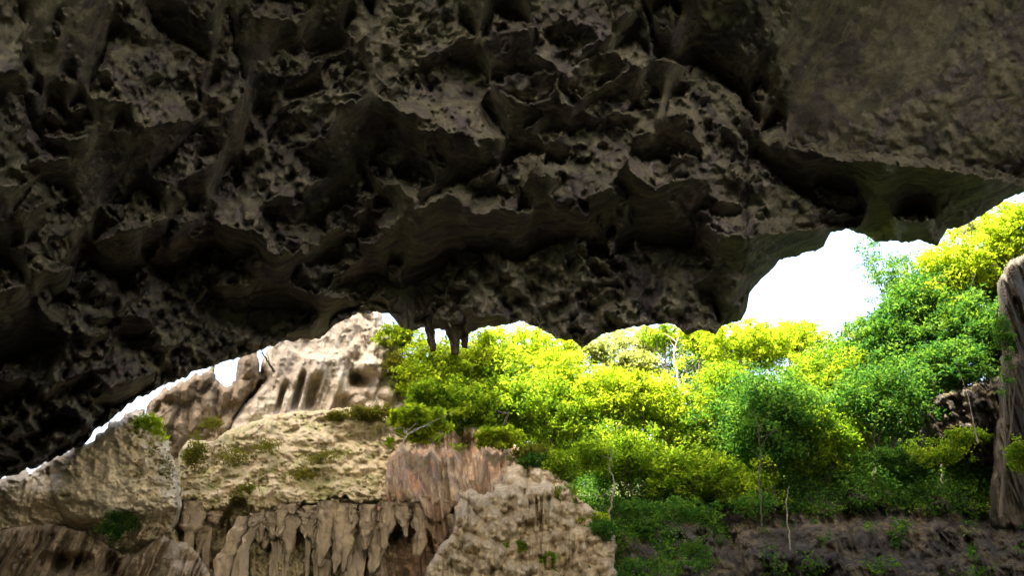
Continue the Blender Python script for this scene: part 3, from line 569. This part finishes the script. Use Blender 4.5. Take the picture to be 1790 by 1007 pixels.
# rusty dripstone curtains
def y_re(X, Y):
    d = 54.6 - 3.6 * sstep(750, 900, Y)
    d = d - 1.1 * fbm(X / 60, Y / 120, 81, 3)
    big = ridged((X - .18 * (Y - 850)) / 46, Y / 500, 82, 2); sml = ridged((X - .1 * (Y - 850)) / 11 + .3 * fbm(X / 30, Y / 30, 8, 2), Y / 130, 83, 3)
    d = d - 2.3 * big - 1.0 * sml
    top = sstep(812, 765, Y); d = d + 2.5 * top - .8 * fbm(X / 24, Y / 20, 89, 4) * sstep(840, 780, Y)
    # the curtains end in a ragged hem with a dark hollow below
    hem = np.interp(X, [640, 668, 690, 735, 742, 770, 790, 805, 830, 900], [905, 890, 882, 880, 905, 915, 890, 880, 905, 905]) + 7 * fbm(X / 12, X * 0, 84, 3)
    und = sstep(hem - 2, hem + 5, Y)
    lob = ridged(X / 21, Y / 400, 86, 2); ln = 20 + 60 * vn(X / 15, X * 0 + 9, 87); hang = sstep(hem + ln + 6, hem + ln - 6, Y) * sstep(.0, .35, lob)
    return d + und * (4.2 - 3.4 * hang - .9 * fbm(X / 22, Y / 26, 88, 4))
RE = [(628, 1150), (640, 930), (655, 890), (670, 840), (680, 800), (690, 775), (715, 760), (745, 748), (780, 756), (815, 742), (850, 752), (880, 765), (905, 782), (930, 800), (948, 840), (950, 1150)]
tag(relief("rusty_curtain_rock", RE, y_re, M_red, 1.6, 6, 4, edge=1.6), "rusty brown curtain of dripstone with ragged hem over a dark hollow", "rock")
# lumpy flowstone mound
def y_fl(X, Y):
    d = 49.3 + 2.6 * sstep(880, 790, Y) - .016 * (Y - 850) - 2.8 * np.exp(-(((X - 850) / 90) ** 2 + ((Y - 960) / 110) ** 2))
    f1, f2 = worley(X / 23 + .3 * fbm(X / 40, Y / 40, 9, 2), Y / 25 + .3 * fbm(X / 30, Y / 40, 10, 2), 91)
    g1, g2 = worley(X / 10, Y / 13, 92)
    d = d - 1.9 * np.sqrt(np.clip(.75 - f1, 0, 1)) - .55 * np.sqrt(np.clip(.7 - g1, 0, 1)) - .5 * ridged(X / 7, Y / 60, 96, 2) * sstep(.4, .55, vn(X / 45, Y / 50, 97)) - .1 * fbm(X / 4, Y / 4, 98, 2)
    d = d - .7 * fbm(X / 50, Y / 40, 93, 3)
    r = sstep(930, 960, X) * sstep(990, 950, Y) ; d = d + .5 * r * 0
    cav = sum(np.exp(-(((X - a) / 2.4) ** 2)) for a in (926, 938, 946, 955)) * sstep(865, 885, Y) * sstep(925, 915, Y); d = d + .9 * cav
    cap = sstep(845, 858, Y) * sstep(925, 905, Y) * sstep(895, 910, X) * sstep(975, 960, X); d = d - 1.1 * cap
    fl = ridged(X / 7, Y / 120, 95, 2) * (sstep(795, 815, X) * sstep(860, 845, X) * sstep(920, 905, Y) + cap); d = d - .4 * fl
    return d
FL = [(725, 1150), (740, 1010), (760, 968), (785, 935), (797, 908), (795, 885), (802, 866), (824, 858), (850, 862), (872, 850), (884, 815), (905, 792), (930, 800), (955, 812), (975, 830), (1000, 850), (1020, 880), (1050, 905), (1075, 940), (1090, 1150)]
tag(relief("flowstone_mound", FL, y_fl, M_flow, 1.5, 5, 9, edge=1.2), "lumpy tan flowstone mound spilling down beside the rusty dripstone curtain", "rock")

# ---------------------------------------------------------------- right-hand bank
def y_ba(X, Y):
    crest = np.interp(X, [960, 1100, 1250, 1350, 1450, 1600, 1800], [850, 860, 850, 838, 828, 824, 850])
    t = (Y - crest) / 150.
    d = 60 - 13 * sstep(-.15, 1.3, t)
    d = d + 3.0 * sstep(.02, -.1, t)
    d = d - 6.5 * sstep(1585, 1640, X) * sstep(crest + 10, crest - 40, Y)
    d = d - 2.6 * fbm(X / 75, Y / 60, 101, 5) - 1.9 * ridged((X - .35 * Y) / 22, Y / 80, 102, 5)
    sc = sstep(900, 925, Y + 6 * fbm(X / 40, Y * 0, 104, 3)) * sstep(1560, 1600, X + 0 * Y) * 0
    scarp = np.exp(-((Y - 905 + 10 * fbm(X / 50, X * 0, 105, 3)) / 14) ** 2) * sstep(1380, 1430, X); d = d + 2.2 * scarp
    f1, f2 = worley(X / 30, Y / 20, 106); d = d - .9 * np.clip(f2 - f1, 0, .5)
    d = d - .6 * ridged((X - 1.1 * Y) / 16, (X + Y) / 90, 107, 3) * sstep(1560, 1650, X)
    return d
BA = [(960, 1160), (965, 905), (1000, 870), (1040, 862), (1100, 868), (1180, 860), (1260, 862), (1330, 848), (1400, 832), (1480, 826), (1560, 815), (1600, 790), (1610, 750), (1605, 715), (1640, 690), (1700, 668), (1745, 655), (1760, 640), (1960, 600), (1960, 1160)]
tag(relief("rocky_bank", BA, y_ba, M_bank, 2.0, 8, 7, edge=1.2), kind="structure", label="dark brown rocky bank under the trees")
def y_pi(X, Y):
    d = 52 + .02 * (X - 1765) ** 2 / 10 - 1.2 * ridged((X - .35 * (Y - 600)) / 15, Y / 120, 111, 4) - .8 * fbm(X / 30, Y / 60, 112, 3)
    return d
PI_ = [(1738, 730), (1742, 690), (1752, 640), (1748, 590), (1745, 540), (1742, 490), (1760, 460), (1790, 440), (1960, 400), (1960, 930), (1725, 930)]
tag(relief("rock_pillar", PI_, y_pi, rock("root_covered_rock", [(.04, .034, .03), (.105, .088, .064), (.065, .056, .046)], .5, .7, 5., stretch=(1, 1, .35)), 2.0, 5, 5, edge=2.0), "brown rock pillar at the right edge wrapped in roots", "rock")

# far wooded hillside beyond the opening
Xh, Zh = np.meshgrid(np.linspace(-60, 160, 160), np.linspace(0, 1, 40))
Yh = 80 + 50 * Zh + 5 * fbm(Xh / 30, Zh * 4, 120, 3)
Zz = -1 + (19 + 5 * fbm(Xh / 14, Xh * 0, 121, 4) + .22 * np.clip(Xh - 5, 0, 200)) * np.sin(Zh * 1.57) + 2.0 * fbm(Xh / 3, Zh * 20, 122, 4)
tag(mesh("hillside", np.stack([Xh, Yh, Zz], -1), gridfaces(40, 160), M_wood), kind="structure")

# ================================================================ STALACTITES on the rim
def rimY(x): return float(np.exp(samp(LY, np.array([x]), np.array([float(rim_y(np.array([float(x)]))[0])])))[0])
yr = rimY(760) - .3
M_stal = rock("dark_stalactite", [(.045, .036, .028), (.10, .08, .055), (.06, .048, .04)], .8, .7, 5.)
SG = "thin stalactites hanging off the roof edge"
dripcol("stalactite", [(750, 505), (752, 570), (757, 614)], yr, [24, 9, 4.5], M_stal, "slim dark stalactite, leftmost of three on the roof edge before the bright leaves", "stalactite", SG, 4, 5)
dripcol("stalactite", [(785, 505), (794, 570), (796, 620)], rimY(795) - .3, [30, 12, 5.5], M_stal, "thickest of three dark stalactites on the roof edge, between the two slim ones", "stalactite", SG, 6, 3)
dripcol("stalactite", [(812, 545), (810, 580), (813, 608)], rimY(810) - .3, [20, 8, 4], M_stal, "short dark stalactite at the right of the thick one on the roof edge", "stalactite", SG, 9, 3)

# ================================================================ TREES AND PLANTS
rng = np.random.default_rng(7)
def tube(pts, rad, m=6):
    pts = np.asarray(pts, float); n = len(pts); a = np.linspace(0, 2 * np.pi, m, endpoint=False)
    tg = np.gradient(pts, axis=0); tg /= np.linalg.norm(tg, axis=1, keepdims=True) + 1e-9
    up = np.array([.31, .17, .93]) if abs(tg[:, 2]).mean() < .8 else np.array([1., .1, 0])
    u = np.cross(tg, up); u /= np.linalg.norm(u, axis=1, keepdims=True) + 1e-9; w = np.cross(tg, u)
    R = np.asarray(rad)[:, None, None]
    V = pts[:, None] + R * (np.cos(a)[None, :, None] * u[:, None] + np.sin(a)[None, :, None] * w[:, None])
    ii = np.arange(n - 1)[:, None] * m + np.arange(m)[None, :]; jj = np.arange(n - 1)[:, None] * m + (np.arange(m)[None, :] + 1) % m
    return V.reshape(-1, 3), np.stack([ii, jj, jj + m, ii + m], -1).reshape(-1, 4)
def join(parts):
    V = []; Fc = []; o = 0
    for v, f in parts: V.append(v); Fc.append(f + o); o += len(v)
    return np.concatenate(V), np.concatenate(Fc)
def leaves(centres, spread, per, size, flat=.55):
    """leaf-sized folded diamonds in clumps; tint follows the clump with leaf to leaf variation"""
    n = len(centres); c = np.repeat(centres, per, 0); k = len(c)
    off = rng.normal(size=(k, 3)) * np.repeat(spread, per)[:, None] * np.array([1, 1, flat])
    p = c + off
    nrm = rng.normal(size=(k, 3)) + np.array([0, 0, 1.1]); nrm /= np.linalg.norm(nrm, axis=1, keepdims=True)
    t = np.cross(nrm, rng.normal(size=(k, 3))); t /= np.linalg.norm(t, axis=1, keepdims=True) + 1e-9; b = np.cross(nrm, t)
    s = size * (.6 + .8 * rng.random(k))[:, None]
    V = np.stack([p - t * s, p + b * s * .42 + nrm * s * .1, p + t * s, p - b * s * .42 + nrm * s * .1], 1).reshape(-1, 3)
    tint = np.clip(np.repeat(rng.random(n), per) * .9 + .05 + .28 * rng.normal(size=k), 0, 1)
    return V, np.arange(4 * k).reshape(-1, 4), tint
def grow(base, ctr, rad, seed, nl=9, tr=.18, bend=.1):
    """trunk and limbs from the base into the crown; returns the woody parts and limb ends"""
    r = np.random.default_rng(seed); parts = []; ends = []
    top = ctr + np.array([0, 0, rad[2] * .5]); L = np.linalg.norm(top - base)
    t = np.linspace(0, 1, 10)[:, None]
    sway = np.cumsum(r.normal(size=(10, 3)) * bend * L * .12, 0) * np.array([1, .6, 0]) * np.sin(t * 3.14)
    tp = base + (top - base) * t + sway; rr = tr * (1 - .8 * t[:, 0])
    parts.append(tube(tp, rr, 7))
    for k in range(nl):
        f = .35 + .6 * k / nl; i = int(f * 9); st_ = tp[i]
        d = r.normal(size=3); d /= np.linalg.norm(d); en = ctr + d * rad * .85
        mid = (st_ + en) / 2 + r.normal(size=3) * .12 * rad; q = np.array([st_, (st_ + mid) / 2 + r.normal(size=3) * .05 * rad, mid, (mid + en) / 2 + r.normal(size=3) * .05 * rad, en])
        parts.append(tube(q, rr[i] * np.array([.6, .48, .36, .24, .1]), 5)); ends.append(en)
        for _ in range(2):
            e2 = mid + r.normal(size=3) * .4 * rad; parts.append(tube(np.array([mid, (mid + e2) / 2 + r.normal(size=3) * .04 * rad, e2]), rr[i] * np.array([.3, .2, .08]), 4)); ends.append(e2)
    return join(parts), np.array(ends)
rngk = np.random.default_rng(11)
def tree(name, px, py, rx, ry, Y, mat, label, cat="tree", group=None, dens=1., size=.2, base=None, bark=None, tr=.16, nclump=None, flat=.55, nl=9):
    sc = Y / F * 1.03; c = np.array(place(px, py, Y)).astype(float); rad = np.array([rx * sc, min(rx, ry * 1.6) * sc * .9, ry * sc])
    if base is None: base = (px + rng.normal() * rx * .25, 900)
    b = np.array(place(base[0], base[1], Y)).astype(float)
    o = empty(name, b); tag(o, label, cat, group)
    seed = int(px * 7 + py * 3)
    (V, f), ends = grow(b * 0, c - b, rad, seed, tr=tr, nl=nl); mesh("trunk", V, f, bark or M_bark, o)
    n = int((nclump * 2.2) if nclump else 36 + rx * ry / 17)
    d = rng.normal(size=(n, 3)); d /= np.linalg.norm(d, axis=1, keepdims=True); q = rng.random(n)[:, None] ** .5
    cc = (c - b) + d * q * rad * (.72 + .7 * vn(d[:, 0] * 2.6 + seed, d[:, 2] * 2.6 + d[:, 1], seed)[:, None])
    cc = np.concatenate([cc, ends])
    sp = (.05 + .09 * rng.random(len(cc)) ** 2) * min(rad[0], rad[2] * 1.2) + .10
    V, f, ti = leaves(cc, sp, max(6, int(48 * dens)), size * .8, .75); mesh("crown", V, f, mat, o, False, ti)
    return o
TG = "trees crowding the cave opening"
T = [ (1042, 614, 36, 22, 68, M_pal, .7, .2, "pale crown just right of the lowest point of the roof edge"), (1160, 588, 46, 18, 74, M_grn, .6, .22, "small far crown hugging the roof edge right of the lowest point"), (1000, 602, 26, 16, 70, M_yel, .7, .2, "little yellow crown just left of the lowest point of the roof edge"),
 (1752, 585, 14, 40, 50.5, M_dgr, .5, .13, "narrow dark creeper tree down the pillar's left edge"),
  # px, py, rx, ry, Y, material, density, leaf size, where it is
 (905, 760, 80, 45, 74, M_grn, .5, .24, "shaded tree behind the flowstone"), (1010, 790, 80, 50, 74, M_grn, .8, .24, "low green tree right of the flowstone mound"),
 (1090, 745, 70, 30, 78, M_grn, .4, .24, "far green tree under the brightest yellow crown"), (1200, 800, 80, 40, 74, M_grn, .8, .24, "low green tree behind the dark bank, below the small blue gap"),
 (1300, 780, 90, 55, 72, M_dgr, .9, .24, "dense shaded tree over the thin sapling"), (1420, 780, 80, 50, 72, M_grn, .9, .24, "tree touching the crest of the dark bank"),
 (1520, 760, 80, 55, 72, M_dgr, .9, .24, "dark tree low beside the brown scarp"), (1600, 700, 60, 60, 70, M_dgr, .9, .24, "deep green tree above the brown scarp"),
 (1120, 600, 75, 32, 78, M_pal, .5, .24, "pale leaved tree just under the middle of the roof edge"), (1225, 640, 60, 55, 76, M_dgr, .4, .24, "blue green tree with sky glinting through"),
 (700, 590, 34, 26, 62, M_yel, .8, .2, "small yellow tree on the rim of the pale cliff"), (762, 650, 62, 62, 60, M_yel, 1., .2, "bright tree under the hanging stalactites"),
 (850, 630, 62, 60, 62, M_yel, 1., .2, "yellow green tree right of the stalactites"), (930, 612, 58, 45, 66, M_yel, .8, .2, "glowing tree under the lowest roof edge, left side"),
 (800, 715, 72, 45, 58, M_grn, 1., .2, "green tree over the rusty curtain"), (895, 700, 68, 58, 60, M_grn, 1., .2, "green tree above the flowstone mound"),
 (975, 672, 58, 60, 63, M_yel, .9, .2, "yellow green tree in the middle of the opening"), (1075, 690, 62, 48, 60, M_yel, 1.1, .2, "brightest yellow crown in the middle"),
 (1140, 700, 58, 42, 61, M_yel, 1., .2, "yellow crown right of the brightest one"), (1105, 640, 40, 28, 70, M_pal, .8, .24, "pale sunlit crown with white glare"),
 (1300, 605, 85, 42, 64, M_yel, 1., .2, "broad yellow tree at the foot of the big sky gap"), (1385, 600, 62, 38, 66, M_yel, 1., .2, "yellow tree at the lower edge of the sky gap"),
 (1270, 690, 66, 55, 62, M_grn, .9, .2, "green tree below the broad yellow one"), (1345, 730, 90, 85, 57, M_dgr, 1.1, .2, "big dark green crown above the sapling"),
 (1440, 665, 62, 60, 61, M_grn, 1., .2, "green tree at centre right below the sky gap"), (1505, 625, 58, 48, 63, M_dgr, 1., .2, "teal green tree at the right foot of the sky gap"),
 (1430, 770, 75, 55, 58, M_grn, 1., .2, "green tree leaning over the bank crest"), (1560, 590, 60, 60, 60, M_dgr, 1., .2, "deep green tree right of the sky gap"),
 (1610, 530, 62, 62, 60, M_dgr, 1., .2, "deep green tree rising high beside the sky gap"), (1680, 465, 60, 62, 59, M_yel, 1., .2, "yellow green tree in the upper right corner of the opening"),
 (1755, 410, 52, 62, 58, M_yel, 1., .2, "highest tree at the right, against the roof"), (1690, 570, 60, 62, 58, M_dgr, 1., .2, "broad deep green tree beside the root wrapped pillar"),
 (1650, 640, 58, 42, 57, M_dgr, 1., .2, "dark green tree over the bank's upper ledge"), (1540, 690, 75, 62, 57, M_dgr, 1., .2, "large deep green tree left of the upper ledge"),
 (1745, 505, 42, 60, 60, M_dgr, .9, .2, "dark tree squeezed between the bright corner crown and the root wrapped pillar"), (1735, 620, 40, 45, 60, M_grn, .9, .2, "green tree at the foot of the root wrapped pillar"),
 (1450, 720, 60, 40, 64, M_yel, .8, .2, "yellow green tree low behind the bank crest"), (1190, 745, 60, 45, 62, M_grn, .9, .2, "green tree just right of the small sky gap"), (1225, 590, 45, 25, 68, M_yel, .8, .2, "yellow crown touching the roof edge left of the big sky gap"),
 (1700, 400, 30, 22, 70, M_pal, .4, .2, "thin tree with sky showing through beside the roof"),
 (1000, 730, 60, 45, 61, M_grn, .9, .2, "green tree left of the small sky gap"), (1100, 800, 75, 45, 57, M_grn, .9, .18, "loose green tree above the pale stemmed sapling"),
 (1200, 830, 75, 45, 56, M_grn, .9, .18, "loose green tree on the bank between the two saplings"), (1290, 850, 60, 36, 55, M_grn, .8, .18, "low green tree around the foot of the brown sapling"),
]
for i, (px, py, rx, ry, Y, mt, de, sz, w) in enumerate(T):
    kind = {"yellow_green_leaves": "yellow green", "fresh_green_leaves": "fresh green", "deep_green_leaves": "dark leaved", "pale_leaves": "pale"}.get(mt.name)
    tree("leafy_tree", px, py, rx, ry, Y, mt, w, "tree", TG, de, sz, base=(px + rng.normal() * rx * .2, 905 if py < 850 else 930), tr=.13 + .05 * rng.random())
# sparse tree against the sky
tree("sparse_tree", 1580, 480, 62, 46, 62, M_dgr, "sparse tree whose dark leaf sprays stand against the white sky", "tree", None, .9, .17, base=(1620, 800), tr=.10, nclump=26, nl=12)
tree("sparse_tree", 1520, 440, 30, 30, 64, M_dgr, "thin leaf sprays high in the sky gap right under the roof edge", "tree", None, .6, .15, base=(1610, 800), tr=.08, nclump=9, nl=6)
tree("sparse_tree", 1500, 585, 30, 26, 62, M_pal, "small sparse tree poking into the sky gap's lower end", "tree", None, .3, .16, base=(1520, 800), tr=.07, nclump=18, nl=5)
# shrubs on the rocks
SH = [
 (985, 868, 26, 14, 48.6, M_grn, .7, .13, "green plant rooted on the upper right shoulder of the flowstone mound", 22), (1052, 925, 26, 16, 46.6, M_dgr, .6, .12, "dark green plant low on the right flank of the flowstone mound", 22), (935, 806, 26, 10, 50.2, M_dgr, .8, .13, "dark green plant where flowstone and rusty curtain meet", 22),
 (560, 800, 30, 9, 52.8, M_olv, .35, .09, "faint olive tuft on the right half of the mossy ledge", 16), (372, 742, 18, 10, 55.5, M_olv, .4, .1, "small olive tuft at the top left of the mossy ledge", 14), (470, 778, 28, 10, 54.0, M_olv, .35, .09, "faint olive tuft high on the mossy ledge", 16),
 (730, 738, 42, 24, 52.0, M_yel, 1.2, .26, "sunlit yellow shrub with big leaves spilling over the rusty curtain", 60), (870, 765, 34, 16, 52, M_yel, .9, .22, "sunlit shrub on top of the rusty curtain", 30),
 (650, 722, 40, 12, 56, M_olv, .9, .12, "olive shrub along the edge under the pale cliff", 40), (590, 728, 20, 7, 56.5, M_olv, .9, .12, "little olive tuft left of the long olive shrub", 16),
 (256, 757, 26, 30, 46.4, M_yel, 1.2, .13, "glowing yellow plant on top of the cream buttress", 60), (268, 815, 24, 34, 45.9, M_olv, .6, .11, "olive creeper trailing down the cream buttress", 30),
 (205, 918, 26, 20, 45.6, M_dgr, .7, .11, "blue green plant in the hollow at the foot of the buttress", 30), (340, 790, 16, 30, 52.5, M_olv, .5, .11, "brownish plant in the cleft right of the buttress", 30),
 (432, 862, 24, 12, 52, M_olv, .6, .1, "olive tuft low on the mossy ledge", 24), (410, 800, 26, 20, 53.5, M_olv, .35, .1, "thin olive growth at the left of the mossy ledge", 24), (530, 830, 22, 12, 53, M_olv, .3, .1, "thin olive growth in the middle of the mossy ledge", 20),
 (700, 640, 26, 26, 61, M_olv, .8, .14, "golden olive shrub at the right end of the pale cliff", 40), (745, 690, 30, 26, 56, M_grn, 1., .2, "green shrub between the pale cliff and the rusty curtain", 40),
 (975, 820, 36, 30, 50.5, M_grn, .7, .15, "green shrub right above the flowstone mound", 40), (1030, 800, 40, 30, 52, M_grn, .8, .15, "green shrub in the shade right of the flowstone", 40), (930, 792, 34, 16, 51, M_olv, .7, .14, "olive shrub at the top of the flowstone mound", 26),
 (895, 958, 18, 7, 44.6, M_grn, .8, .1, "small bright tuft on the flowstone mound", 16), (960, 975, 14, 8, 45, M_grn, .5, .1, "dull tuft at the right flank of the flowstone mound", 12), (1040, 908, 20, 8, 47.5, M_yel, .6, .12, "yellow green tuft on the shoulder right of the flowstone", 14),
 (1100, 890, 60, 18, 51, M_dgr, .45, .13, "dark ground shrub left of the brown sapling", 40), (1200, 895, 60, 20, 50, M_dgr, .5, .13, "dark ground shrub below the loose tree", 40), (1640, 790, 60, 20, 53, M_grn, .5, .14, "green shrub along the ledge above the scarp", 36), (1690, 762, 36, 14, 52, M_grn, .5, .14, "green shrub below the pale hanging vine", 24), (1780, 800, 16, 26, 48, M_grn, .8, .14, "green plant at the right edge", 22), (1560, 800, 60, 18, 55, M_dgr, .8, .14, "dark green shrub on the crest of the bank", 36), (1320, 880, 40, 16, 51, M_dgr, .5, .12, "dark shrub at the foot of the brown sapling", 24),
]
for px, py, rx, ry, Y, mt, de, sz, w, nc in SH:
    tree("shrub", px, py, rx, ry, Y, mt, w, "shrub", "shrubs on the rocks", de, sz, base=(px, py + ry * 1.1), tr=.03, nclump=nc, flat=.7, nl=5)
# low growth over the bank: nobody could count it
k = 3200; ux = rng.uniform(950, 1800, k); uy = 828 + 190 * rng.random(k) ** 1.7
keep = (vn(ux / 45, uy / 30, 201) + .5 * sstep(935, 850, uy) > .62) & ((ux < 1300) | (uy < 900) | (rng.random(k) < .25))
ux, uy = ux[keep], uy[keep]; D = y_ba(ux, uy) - .25
up_ = sstep(905, 850, uy + .0 * ux)
cc = np.stack(place(ux, uy, D), -1) + np.array([0, 0, .35]) * up_[:, None]
V, f, ti = leaves(cc, .16 + .2 * rng.random(len(cc)) + .35 * up_, 34, .12, .8)
tag(mesh("undergrowth", V, f, M_dgr, None, False, ti), kind="stuff")
# stems and vines
def stem(name, pts, Y, r0, mat, label, cat, twigs=0, group=None, seed=1):
    pts = np.array(pts, float); x, y, z = place(pts[:, 0], pts[:, 1], Y); P3 = np.stack([x, y, z], -1)
    t = np.linspace(0, len(P3) - 1, len(P3) * 4); P4 = np.stack([np.interp(t, np.arange(len(P3)), P3[:, k]) for k in range(3)], -1)
    r = np.random.default_rng(seed); P4[1:-1] += r.normal(size=P4[1:-1].shape) * .03
    o = empty(name, P4[0]); tag(o, label, cat, group); b = P4[0]
    mesh("stem", *tube(P4 - b, np.linspace(r0, r0 * .35, len(P4)), 6), mat, o)
    for k in range(twigs):
        i = r.integers(len(P4) // 3, len(P4)); d = r.normal(size=3) * np.array([1, .5, .6]) + np.array([0, 0, .6]); L = .7 + r.random()
        q = np.array([P4[i], P4[i] + d * L * .4, P4[i] + d * L * .75 + r.normal(size=3) * .1]) - b
        mesh("twig", *tube(q, [r0 * .4, r0 * .28, r0 * .1], 5), mat, o)
    return o
stem("sapling", [(1063, 915), (1068, 880), (1076, 850), (1066, 815), (1070, 780)], 49, .07, M_pbark, "pale stemmed sapling with a forked bent stem on the dark bank", "sapling", 6, seed=3)
stem("sapling", [(1332, 920), (1330, 880), (1326, 840), (1330, 790), (1322, 730)], 50, .06, M_bark, "straight brown sapling under the big dark green crown", "sapling", 9, seed=4)
stem("vine", [(1382, 965), (1378, 920), (1374, 880), (1380, 850)], 48, .05, M_pbark, "single pale vine hanging down the scarp face", "vine", 0, seed=5)
stem("vine", [(1710, 775), (1702, 740), (1695, 700), (1680, 660)], 50, .045, M_pbark, "pale bent vine beside the root wrapped pillar", "vine", 2, seed=6)
stem("dead_twig", [(700, 790), (703, 775), (712, 762), (706, 748)], 48.8, .05, M_dead, "bare white dead twigs under the sunlit yellow shrub", "twig", 7, seed=8)
stem("dead_branch", [(480, 650), (470, 636), (462, 622), (455, 608)], 55, .09, M_bark, "dark broken branch dangling across the gap in the roof", "branch", 3, seed=9)
stem("bare_trunk", [(1190, 700), (1185, 660), (1178, 620), (1186, 585)], 70, .16, M_pbark, "pale bare trunk among the leaves under the roof edge", "tree trunk", 5, seed=12)
stem("bare_trunk", [(880, 800), (886, 770), (880, 745), (890, 720)], 53.5, .2, M_bark, "gnarled grey stump trunk at the top of the rusty curtain", "tree trunk", 4, seed=14)
